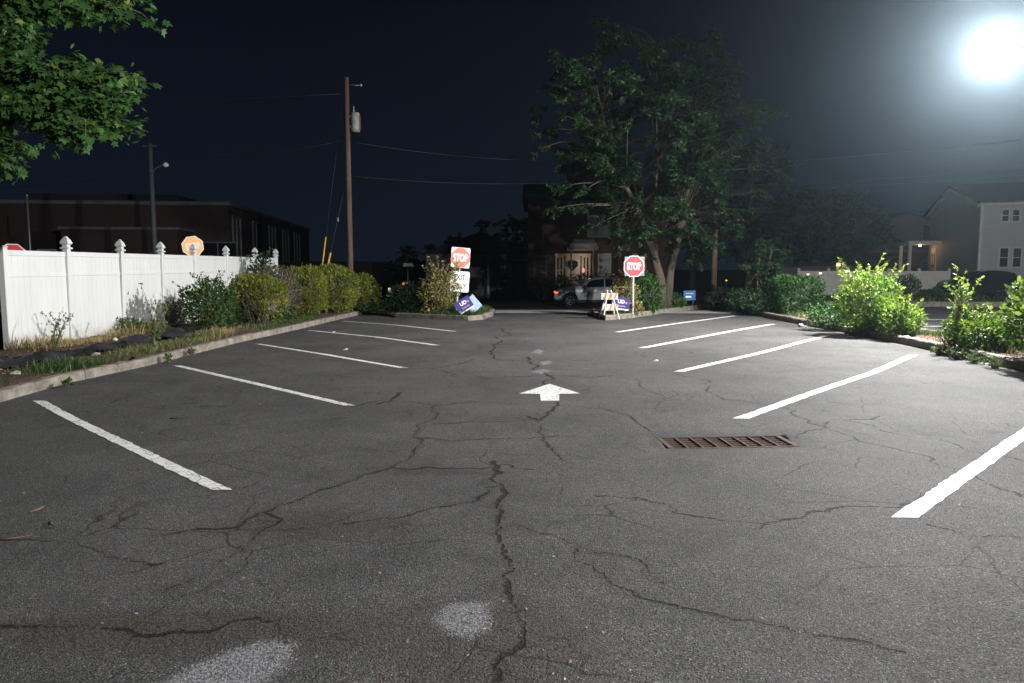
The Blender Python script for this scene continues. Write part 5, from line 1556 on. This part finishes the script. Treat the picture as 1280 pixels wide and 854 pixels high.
leaves('crown', np.concatenate(PP), np.concatenate(DD), np.concatenate(NN), np.concatenate(SS), 'maple', M['lf_maple'], tm, 1.0, np.concatenate(VV))

# big two-stemmed tree on the right island
YT = 28.3
tb = W(829, 383, YT); tb.z = .1
def tl(x, y, Y=YT): return W(x, y, Y) - tb
tree('street_tree', 'large two stemmed leafy tree behind the red stop sign', 'tree', tb,
     [([tl(829, 388), tl(826, 350), tl(815, 310), tl(797, 262), tl(783, 235), tl(765, 190), tl(750, 140)], [.25, .17, .14, .115, .09, .06, .03]),
      ([tl(833, 388), tl(838, 340), tl(846, 305), tl(855, 275), tl(862, 220), tl(868, 150), tl(872, 90)], [.21, .14, .12, .10, .08, .05, .025]),
      ([tl(822, 330), tl(818, 260), tl(822, 200), tl(820, 130), tl(822, 60)], [.06, .05, .04, .03, .015])],
     tl(822, 172), (4.5, 4.0, 4.5), 470, 210, .15, 'diamond', M['lf_tree'], M['bark'], seed=3, droop=.35, rmin=.42, spread=1.0,
     extra=[tl(700, 235, 26), tl(690, 262, 26.4), tl(715, 262, 26), tl(725, 245, 25.5), tl(740, 285, 26), tl(790, 300, 26.3), tl(775, 312, 26.2), tl(805, 285, 26), tl(858, 262, 25.6), tl(866, 282, 25.8), tl(846, 270, 25.6),
            tl(878, 300, 26.5), tl(893, 310, 26.8), tl(905, 275, 26.5), tl(925, 290, 27), tl(940, 265, 27), tl(960, 240, 27.5), tl(975, 215, 27.5), tl(672, 170, 27.5), tl(665, 195, 27.5), tl(690, 60, 28), tl(700, 90, 27)])

# small tree behind the hedge block
b = W(946, 385, 26.5); b.z = .1
tree('small_tree', 'small upright young tree between the low shrubs and hedge block', 'tree', b,
     [([(0, 0, -.1), (.03, 0, .6), (-.02, .03, 1.3), (.05, 0, 2.0)], [.05, .04, .03, .015]), ([(.1, 0, -.1), (.2, 0, .7), (.35, .0, 1.5), (.45, 0, 2.1)], [.04, .03, .022, .012])],
     (.25, 0, 1.65), (.75, .6, 1.0), 46, 70, .12, 'oval', M['lf_tree'], M['bark'], seed=8, droop=.1, rmin=.3, spread=.9)

# dark trees behind
BG = [(330, 70, 5.5, 3.5, 'tall dark tree just right of the long brick building'), (520, 72, 5.5, 4.0, 'dark round tree behind the left island signs'), (580, 78, 7.0, 4.2, 'taller dark tree left of the brick house'),
      (645, 68, 7.0, 3.2, 'dark tree close to the left side of the brick house'), (1010, 60, 9.5, 4.8, 'dark tree behind the far fence lamps'), (1065, 63, 8.8, 4.4, 'dark tree between the fence lamps and the gabled house'),
      (935, 58, 10.5, 5.0, 'dark tall tree seen below the big tree crown'), (865, 70, 12, 5.0, 'dark tree standing behind the brick house'), (1215, 78, 8.0, 5.0, 'dark tree top behind the white house roof')]
for k, (x, Y, h, w, lab) in enumerate(BG):
    b = W(x, 360, Y); b.z = float(gz(b.x, Y))
    tree('dark_tree', lab, 'tree', b, [([(0, 0, -.2), (.1, 0, h * .3), (-.1, .1, h * .55), (.1, 0, h * .85)], [.26, .2, .15, .05])],
         (0, 0, h * .60), (w * .95, w * .8, h * .44), 90, 60, .34, 'oval', M['lf_dark'], M['bark'], seed=40 + k, rmin=.3, spread=1.0, group='dark trees beyond the lot')

# ------------------------------------------------------------------ SHRUBS
def GB(x, y, z=.12): return G(x, y, z)
# left bed
b = GB(255, 410); b = Vector((-7.75, 17.4, .12))
rose = shrub('rose_bush', 'rose bush with red blooms against the white fence', 'rose bush', b, .62, .62, 1.15, 2600, .085, 'oval', M['lf_rose'], M['stem'], seed=1, spiky=12, spike_h=.35, lump=.22)
def bloom(v, s):
    mb = MB(); rq = np.random.default_rng(int(v[0] * 999 + v[2] * 77) & 0xffff)
    for k in range(11):
        a = 2.4 * k; rr_ = s * (.18 + .8 * k / 11); t = .9 - .07 * k
        c = Vector(v); d = Vector((math.cos(a), math.sin(a), t)).normalized()
        e = Vector((-math.sin(a), math.cos(a), 0))
        p0 = c + d * rr_ * .1; p1 = c + d * rr_ + e * s * .45; p2 = c + d * rr_ * 1.15 + Vector((0, 0, s * .2)); p3 = c + d * rr_ - e * s * .45
        mb.add([p0, p1, p2, p3], [[0, 1, 2], [0, 2, 3]])
    return mb.build('rose_bloom', M['rose'], rose)
iv = Matrix.Translation(-rose.location)
for (x, y, s) in ((257, 352, .055), (266, 358, .05), (231, 381, .06), (250, 372, .045), (267, 390, .065), (243, 366, .04), (226, 384, .045), (238, 392, .04), (275, 381, .045), (252, 398, .05), (262, 371, .035)):
    v = W(x, y, 16.9 + rr.uniform(-.08, .1)); bloom(iv @ v, s)
shrub('dark_shrub', 'low dark leafy shrub tucked between the rose and yellow bush', 'shrub', (-7.55, 18.5, .12), .5, .5, .8, 1200, .07, 'oval', M['lf_rose'], M['stem'], seed=2)
shrub('yellow_shrub', 'rounded yellow green shrub with bare grey twigs in front', 'shrub', (-7.1, 18.7, .1), .72, .66, 1.30, 8500, .075, 'spray', M['lf_thuja'], M['twig'], seed=3, bare=.60, stems=95, power=2.5, lump=.08, shell=.4)
shrub('grey_shrub', 'brownish half dead shrub behind the rounded yellow shrub', 'shrub', (-7.35, 20.9, .1), .66, .62, 1.55, 4600, .075, 'spray', M['lf_grey'], M['twig'], seed=4, stems=60, power=2.4, lump=.1, shell=.5)
shrub('yellow_shrub', 'upright yellow green shrub with a bare brown left flank', 'shrub', (-7.0, 22.4, .1), .62, .62, 1.50, 8500, .08, 'spray', M['lf_thuja'], M['twig'], seed=5, stems=40, power=2.6, lump=.09, shell=.4, bare=.12)
shrub('yellow_shrub', 'largest clipped yellow green shrub in front of the guy wires', 'shrub', (-6.95, 25.1, .1), .88, .95, 1.54, 11000, .085, 'spray', M['lf_thuja'], M['twig'], seed=6, stems=40, power=2.9, lump=.07, shell=.4, bare=.12)
shrub('yellow_shrub', 'yellow green shrub in front of the utility pole base', 'shrub', (-6.55, 27.3, .0), .75, .8, 1.32, 6500, .085, 'spray', M['lf_thuja'], M['twig'], seed=7, stems=30, power=2.6, lump=.1, shell=.4, bare=.15)
shrub('climbing_shrub', 'slim dark leafy shrub climbing the white fence end', 'shrub', (-8.7, 23.6, .1), .38, .38, 1.85, 900, .12, 'oval', M['lf_dark'], M['stem'], seed=8, spiky=8, spike_h=.4, lump=.3)
shrub('round_shrub', 'rounded dark green shrub beyond the white fence end', 'shrub', (W(353, 350, 28.5).x, 28.5, -.1), .65, .6, 1.35, 1500, .09, 'oval', M['lf_dark'], seed=9)
# thin shoots between rose and yellow bush
b = Vector((-8.3, 18.9, .12))
shrub('weed_stalks', 'spindly reddish stalks rising between the rose and yellow bush', 'weed', b, .35, .35, 1.0, 160, .06, 'oval', M['lf_weed'], M['stem'], seed=10, spiky=9, spike_h=.55)
# low leafy clumps along the left kerb end
for k, (x, y, Y, rx_, h_, lab) in enumerate(((352, 396, 20.6, .38, .26, 'low dark leafy clump at the foot of the yellow shrubs'), (375, 394, 22.4, .42, .24, 'second low leafy clump by the kerb under the yellow shrubs'),
                                             (425, 388, 26.6, .6, .35, 'dark ground plant at the end of the left kerb'), (466, 388, 25.6, .50, .30, 'small dark bush in the gap between kerb and island'))):
    b = W(x, y, Y); shrub('ground_plant', lab, 'plant', (b.x, Y, .1), rx_, rx_ * .8, h_, 420, .09, 'oval', M['lf_box'], M['stem'], seed=20 + k)
# left island
b = W(516, 392, 25.2)
shrub('juniper_bush', 'dark blue green juniper bush on the left island', 'shrub', (b.x, 25.3, .08), .85, .6, .92, 5200, .12, 'spray', M['lf_juniper'], seed=30, spiky=16, spike_h=.25, lump=.14)
b = W(507, 392, 25.4)
shrub('juniper_bush', 'smaller juniper clump beside the white marker post', 'shrub', (b.x, 25.5, .08), .4, .4, .72, 1700, .11, 'spray', M['lf_juniper'], seed=31, spiky=7, spike_h=.2)
b = W(554, 395, 24.5)
shrub('golden_shrub', 'loose golden leaved shrub half covering the exit only plate', 'shrub', (b.x - .10, 24.5, .08), .58, .5, 1.42, 2300, .085, 'oval', M['lf_golden'], M['twig'], seed=32, lump=.26, spiky=22, spike_h=.65, stems=20)
# right island
b = W(783, 395, 25.2)
shrub('golden_shrub', 'golden shrub around the red stop sign post', 'shrub', (b.x - .08, 25.0, .1), .42, .4, 1.30, 1900, .085, 'oval', M['lf_golden'], M['twig'], seed=33, lump=.22, spiky=10, spike_h=.25)
b = W(806, 395, 25.8)
shrub('leafy_shrub', 'dark green leafy shrub right of the stop sign post', 'shrub', (b.x, 25.9, .1), .62, .55, 1.25, 2200, .10, 'oval', M['lf_box'], M['twig'], seed=34, lump=.2, spiky=8)
b = W(793, 392, 24.6)
shrub('golden_shrub', 'low golden clump beside the upright navy yard sign', 'shrub', (b.x, 24.6, .1), .28, .25, .42, 420, .08, 'oval', M['lf_golden'], M['twig'], seed=35)
b = W(768, 392, 24.2)
shrub('ground_plant', 'low green plants under the upright navy yard sign', 'plant', (b.x, 24.3, .1), .35, .3, .22, 260, .08, 'oval', M['lf_box'], M['stem'], seed=36)
b = W(846, 388, 28)
shrub('ground_plant', 'small green plant between the tree trunk and blue sign', 'plant', (b.x, 28.4, .1), .42, .35, .5, 500, .09, 'oval', M['lf_box'], M['stem'], seed=37)
# right bed, far to near
for k, (x, Y, rx_, h_, lab) in enumerate(((905, 28.6, .75, .72, 'low dark bush nearest the second utility pole'), (928, 27.0, .75, .80, 'low dark bush under the small young tree'), (952, 25.4, .70, .70, 'low dark bush touching the hedge block'))):
    b = W(x, 390, Y); shrub('dark_shrub', lab, 'shrub', (b.x + .1, Y, .05), rx_, .7, h_, 1900, .09, 'oval', M['lf_dark'], seed=50 + k, spiky=5)
b = W(992, 396, 24.4)
shrub('hedge_block', 'clipped boxy green hedge left of the bright shrubs', 'hedge', (b.x + .15, 24.8, .08), .68, 1.0, 1.22, 6500, .085, 'oval', M['lf_box'], seed=54, power=5.5, lump=.05, shell=.3, lift=.2)
b = G(1030, 410, .1)
shrub('dark_shrub', 'low dark shrub at the left foot of the big bright shrub', 'shrub', (b.x + .25, b.y + .3, .08), .55, .5, .55, 1500, .08, 'oval', M['lf_box'], seed=55, spiky=6, spike_h=.2)
b = G(1085, 420, .1)
shrub('bright_shrub', 'biggest bright green shrub with long wild shoots', 'shrub', (b.x + .35, 17.7, .08), .66, .70, 1.38, 5200, .080, 'oval', M['lf_bright'], M['stem'], seed=56, spiky=22, spike_h=.60, lump=.20, stems=30)
shrub('bright_shrub', 'lower bright shrub at the right front of the biggest one', 'shrub', (8.10, 16.75, .08), .40, .42, .74, 2000, .078, 'oval', M['lf_bright'], M['stem'], seed=57, spiky=12, spike_h=.30, lump=.2)
shrub('bright_shrub', 'low spreading bright shrub with one tall shoot by the kerb', 'shrub', (8.22, 14.0, .08), .50, .74, .60, 3600, .075, 'oval', M['lf_bright'], M['stem'], seed=58, spiky=18, spike_h=.36, lump=.2)
shrub('bright_shrub', 'slim tall shoot cluster rising over the spreading bright shrub', 'shrub', (8.08, 14.45, .08), .14, .16, 1.25, 240, .08, 'oval', M['lf_bright'], M['stem'], seed=59, spiky=5, spike_h=.5, lump=.3)
shrub('bright_shrub', 'tall dense shrub cut by the right edge of the picture', 'shrub', (8.28, 11.9, .06), .80, .85, 1.36, 6000, .092, 'oval', M['lf_bright'], M['stem'], seed=60, spiky=20, spike_h=.42, lump=.18, stems=30)
# along the right kerb face: small creeping weeds
for k, (x, y, lab) in enumerate(((1062, 418, 'tiny weed at the kerb below the biggest bright shrub'), (1172, 442, 'small weed trailing over the right kerb'), (1192, 447, 'largest weed trailing over the right kerb'), (1214, 452, 'thin weed clump at the kerb near the right edge'), (1240, 458, 'leafy weed at the kerb corner by the right edge'))):
    b = G(x, y, .02); shrub('kerb_weed', lab, 'weed', (b.x + .04, b.y, .0), .13, .20, .13 + .02 * (k % 3), 120, .05, 'oval', M['lf_weed'], M['stem'], seed=70 + k, spiky=3, spike_h=.12)
# left kerb joint weeds
for k, (x, y, lab) in enumerate(((86, 482, 'dark weed growing from the first left kerb joint'), (212, 452, 'weed growing from the second left kerb joint'), (241, 444, 'weed hanging on the left kerb below the fabric end'))):
    b = G(x, y, .02); shrub('kerb_weed', lab, 'weed', (b.x - .02, b.y, .0), .05, .06, .15 if k else .09, 60, .045, 'oval', M['lf_box'], M['stem'], seed=80 + k)
# tall weeds on the left bed
def bedp(x, y): v = G(x, y, BZ); return Vector((v.x, v.y, .12))
b = bedp(107, 420)
shrub('weed_sapling', 'pale leafy sapling weed before the white fence', 'weed', b, .24, .24, .62, 150, .085, 'oval', M['lf_weed'], M['stem'], seed=90, spiky=7, spike_h=.32, lump=.3)
b = bedp(165, 417)
shrub('weed_clump', 'low green weed clump beside the black fabric', 'weed', b, .38, .3, .34, 420, .06, 'oval', M['lf_weed'], M['stem'], seed=91, spiky=6, spike_h=.15)
for k, (x, y, h_, lab) in enumerate(((193, 436, .95, 'tall thin weed beside the right end of the black fabric'), (203, 424, .85, 'thin weed before the shadow on the fence'), (68, 438, .6, 'two leafy weed stalks by the left fence panel'), (74, 432, .7, 'thin bent weed stalk at the left fence panel'), (13, 436, .75, 'bare weed stalk at the first fence post'))):
    b = bedp(x, y)
    shrub('tall_weed', lab, 'weed', b, .10, .10, h_ * .6, 26 if k > 1 else 70, .055, 'oval', M['lf_weed'], M['stem'], seed=95 + k, spiky=4, spike_h=h_ * .7, lump=.3, stems=4)
# verge shrubs by the far fence
for k, (x, y, Y, rx_, h_, lab) in enumerate(((1133, 374, 43.0, .75, 1.25, 'rounded shrub left of the far fence post'), (1190, 377, 40.5, 1.05, .85, 'low rounded shrub in front of the black car'), (1160, 377, 42, .55, .45, 'tiny shrub between the two rounded verge shrubs'))):
    b = W(x, y, Y); shrub('verge_shrub', lab, 'shrub', (b.x, Y, -.05), rx_, rx_ * .8, h_, 1300, .11, 'oval', M['lf_box'], seed=110 + k)
# house front bushes
for k, (x, Y, rx_, h_, lab) in enumerate(((676, 50.3, 1.0, 1.5, 'dark bush under the dim left window of the brick house'), (724, 49.5, .9, 1.6, 'dark rounded bush right of the house steps'), (701, 49.8, .6, 1.5, 'dark narrow bush left of the house steps'), (752, 50, 1.2, 1.7, 'dark bush under the right window of the brick house'))):
    b = W(x, 365, Y); shrub('house_bush', lab, 'shrub', (b.x, Y, -.5), rx_, .8, h_ * 1.05, 1100, .13, 'oval', M['lf_dark'], seed=120 + k)

# ------------------------------------------------------------------ GRASS, FABRIC, LITTER
def grass_stuff(name, label, poly, n, hmin, hmax, straw, seed, z=.12, w=.09):
    r = np.random.default_rng(seed)
    xs_ = [q[0] for q in poly]; ys_ = [q[1] for q in poly]
    X_ = r.uniform(min(xs_), max(xs_), n * 4); Y_ = r.uniform(min(ys_), max(ys_), n * 4)
    ins = poly_sd([Vector((q[0], q[1], 0)) for q in poly], X_, Y_) < -.02
    dens = noise2(X_ * 2.2, Y_ * 2.2, seed) + r.normal(size=len(X_)) * .35
    ins &= dens > -.15
    X_, Y_ = X_[ins][:n], Y_[ins][:n]
    P = np.stack([X_, Y_, np.full(len(X_), z)], -1)
    D = r.normal(size=P.shape) * np.array([.38, .38, .1]) + np.array([0, 0, 1.0])
    N_ = r.normal(size=P.shape) * np.array([1, 1, .1])
    sz = r.uniform(hmin, hmax, len(P)) * (1 + .5 * np.clip(noise2(X_ * 3, Y_ * 3, seed + 1), -1, 1))
    st_ = np.clip(noise2(X_ * 1.6, Y_ * 1.6, seed + 2) * .6 + straw + r.normal(size=len(P)) * .18, 0, 1)
    o = leaves(name, P, D, N_, sz, 'blade', M['grass'], None, w, st_)
    return tag(o, label, 'grass', kind='stuff')
def k_in(dx): return [(x - dx, y) for x, y in KL]
GL = [q for q in k_in(.10) if 8 < q[1] < 24]
grass_stuff('grass', 'short green grass along the left kerb', [(-6.75, 7.0)] + GL + [(-7.0, 24), (-7.1, 20), (-7.45, 13), (-7.6, 7)], 9000, .05, .14, .12, 1)
grass_stuff('grass', 'dry straw grass at the foot of the white fence', [(-9.35, 12.8), (-8.8, 12.8), (-8.7, 17.5), (-9.35, 17.5)], 2300, .08, .24, .80, 2)
grass_stuff('grass', 'patch of straw grass between fabric and kerb', [(-7.35, 14.5), (-6.85, 14.5), (-6.75, 18), (-7.25, 18)], 900, .07, .20, .7, 3)
grass_stuff('grass', 'thin grass on the near left bed', [(-9.3, 12.0), (-8.9, 12.0), (-8.8, 14), (-9.3, 14)], 500, .05, .15, .35, 4)
grass_stuff('grass', 'tufts of grass on the left island', [(-3.6, 24.0), (-1.7, 23.3), (-1.7, 26), (-5.5, 26.4)], 3200, .08, .26, .05, 5, z=.1)
grass_stuff('grass', 'tufts of grass on the right island', [(2.3, 23.6), (7, 30.4), (7, 31), (2.4, 26.5)], 3200, .06, .20, .08, 6, z=.1)
grass_stuff('grass', 'weedy grass along the right bed', [(7.75, 9), (9.45, 9), (9.4, 24), (7.85, 24)], 7000, .06, .22, .10, 7, z=.1)
grass_stuff('grass', 'rough grass verge across the far street', [(11, 32.5), (36, 32.5), (36, 44), (11, 44)], 6000, .10, .25, .2, 8, z=-.04, w=.2)
grass_stuff('grass', 'dark rough grass by the exit beyond the left island', [(-7.5, 28.4), (-1.7, 28.4), (-1.7, 30.5), (-7.5, 30.5)], 2500, .08, .22, .0, 9, z=-.04, w=.15)

# black weed fabric: a crumpled strip on the bed
pl_ = [(-30, 462), (20, 455), (70, 448), (120, 442), (150, 436), (185, 427), (215, 419), (240, 414), (264, 417)]
pts = [G(x, y, .15) for x, y in pl_]
q = []
for a, b in zip(pts[:-1], pts[1:]): q += [a.lerp(b, i / 10) for i in range(10)]
q.append(pts[-1])
wf = MB(); vs = []; nw = 13; r = np.random.default_rng(9)
for i, v in enumerate(q):
    t = i / (len(q) - 1); half = (.20 + .16 * math.sin(t * 5 + 1) ** 2) * (1.0 if t < .9 else (1.02 - t) * 8)
    for j in range(nw):
        u_ = -1 + 2 * j / (nw - 1)
        z = .215 + .065 * max(0, math.sin(u_ * 4.2 + 6 * t + 1.2 * math.sin(t * 21))) + .03 * math.sin(t * 37 + u_ * 3) + r.normal() * .012 - .05 * abs(u_) ** 3
        vs.append((v.x + half * u_ + r.normal() * .012, v.y + half * .25 * u_ + r.normal() * .012, z))
wf.add(vs, [[i * nw + j, i * nw + j + 1, (i + 1) * nw + j + 1, (i + 1) * nw + j] for i in range(len(q) - 1) for j in range(nw - 1)])
o = wf.build('weed_fabric', M['fabric'], None, True); tag(o, 'crumpled strip of black weed fabric on the left bed', 'weed fabric')

def pebble(name, label, cat, v, s, mat, seed, flat=.6):
    bm = bmesh.new(); bmesh.ops.create_icosphere(bm, subdivisions=2, radius=1)
    r = np.random.default_rng(seed)
    for q in bm.verts:
        n_ = 1 + .14 * math.sin(q.co.x * 5 + seed) + .1 * math.sin(q.co.y * 7 + q.co.z * 4 + seed)
        q.co = Vector((q.co.x * s * n_, q.co.y * s * .7 * n_, q.co.z * s * flat * n_))
    me = bpy.data.meshes.new(name); bm.to_mesh(me); bm.free(); me.materials.append(mat)
    o = link(bpy.data.objects.new(name, me)); o.location = v; o.rotation_euler = (0, 0, seed)
    return tag(o, label, cat)
v = bedp(20, 469); pebble('stone', 'pale flat stone among the grass near the left edge', 'stone', (v.x, v.y, .15), .075, M['stone'], 1)
v = bedp(144, 427); pebble('stone', 'small white stone on the straw behind the black fabric', 'stone', (v.x, v.y, .17), .06, M['paper'], 2)
v = bedp(118, 444); pebble('stone', 'long tan stone beside the front of the black fabric', 'stone', (v.x, v.y, .15), .11, M['stone'], 3, .35)
v = G(972, 408); pebble('rubble', 'pale broken concrete lump at the right kerb end', 'rubble', (7.35, v.y, .03), .09, M['stone'], 5)

def twig(label, a, b, rad, mat):
    a, b = G(*a), G(*b)
    za = float(lot_h(a.x, a.y)) + rad * 1.2
    m_ = a.lerp(b, .5) + (b - a).cross(Vector((0, 0, 1))) * .12
    o = MB().tube([(a.x, a.y, za), (m_.x, m_.y, za + .003), (b.x, b.y, za)], [rad, rad * .9, rad * .5], 6).build('twig', mat, None, True)
    return tag(o, label, 'twig')
twig('orange brown dry twig on the dark asphalt', (37, 640), (55, 633), .006, M['litter'])
twig('short dark stick beside the orange brown twig', (64, 651), (72, 659), .007, M['bark'])
twig('long thin dark twig between the two left lines', (212, 523), (241, 522), .006, M['bark'])
twig('faint reddish twig near the left picture edge', (0, 674), (38, 669), .004, M['litter'])
# loose leaf crumbs on the asphalt
r = np.random.default_rng(31)
n = 520
X_ = np.concatenate([r.uniform(-6.2, 7.2, 240), r.normal(-3.6, 1.6, 200), G(620, 800).x + r.normal(0, .5, 80)])
Y_ = np.concatenate([2.4 + 20 * r.random(240) ** 1.8, 2.6 + 7 * r.random(200), G(620, 800).y + r.normal(0, .35, 80)])
ok = (X_ > -6.2) & (X_ < 7.3) & (Y_ > 2.2); X_, Y_ = X_[ok], Y_[ok]
P = np.stack([X_, Y_, lot_h(X_, Y_) + .005], -1)
D = r.normal(size=P.shape) * np.array([1, 1, .12]); N_ = np.array([0, 0, 1.0])[None] + r.normal(size=P.shape) * .25
M['crumb'] = leaf_mat('leaf_crumbs', [(0.10, 0.05, 0.025), (0.24, 0.11, 0.05), (0.30, 0.20, 0.10), (0.45, 0.42, 0.36)], transl=.1)
o = leaves('leaf_crumbs', P, D, N_, r.uniform(.008, .026, len(P)), 'oval', M['crumb'], None, .8, r.random(len(P)) ** 1.3)
tag(o, 'scattered dry leaf crumbs on the asphalt', 'leaf litter', kind='stuff')
# mulch chips on the beds
n = 5200
X_ = r.uniform(-9.3, -6.75, n); Y_ = 7 + 19 * r.random(n)
P = np.stack([X_, Y_, np.full(n, .14) + r.uniform(0, .03, n)], -1)
D = r.normal(size=P.shape) * np.array([1, 1, .3]); N_ = np.array([0, 0, 1.0])[None] + r.normal(size=P.shape) * .6
M['chip'] = leaf_mat('mulch_chips', [(0.05, 0.03, 0.02), (0.13, 0.07, 0.04), (0.20, 0.12, 0.07), (0.30, 0.22, 0.14)], transl=.05)
o = leaves('mulch_chips', P, D, N_, r.uniform(.02, .07, n), 'diamond', M['chip'], None, .7, r.random(n))
tag(o, 'brown mulch chips on the left bed', 'mulch', kind='stuff')
for k, (x, y) in enumerate(((297, 427), (417, 416), (432, 438), (820, 452))):
    v = G(x, y); mb = MB(); s = .05
    mb.add([(v.x - s, v.y - s * .6, .004), (v.x + s * .9, v.y - s * .4, .012), (v.x + s * .7, v.y + s * .8, .03), (v.x - s * .8, v.y + s * .6, .008), (v.x, v.y, .035)], [[0, 1, 4], [1, 2, 4], [2, 3, 4], [3, 0, 4]])
    tag(mb.build('paper_scrap', M['paper']), ['white scrap lying at the left kerb by the third line', 'tiny white scrap near the fourth left line', 'pale scrap on the asphalt between two left lines', 'pale scrap on the asphalt between two right lines'][k], 'paper scrap')
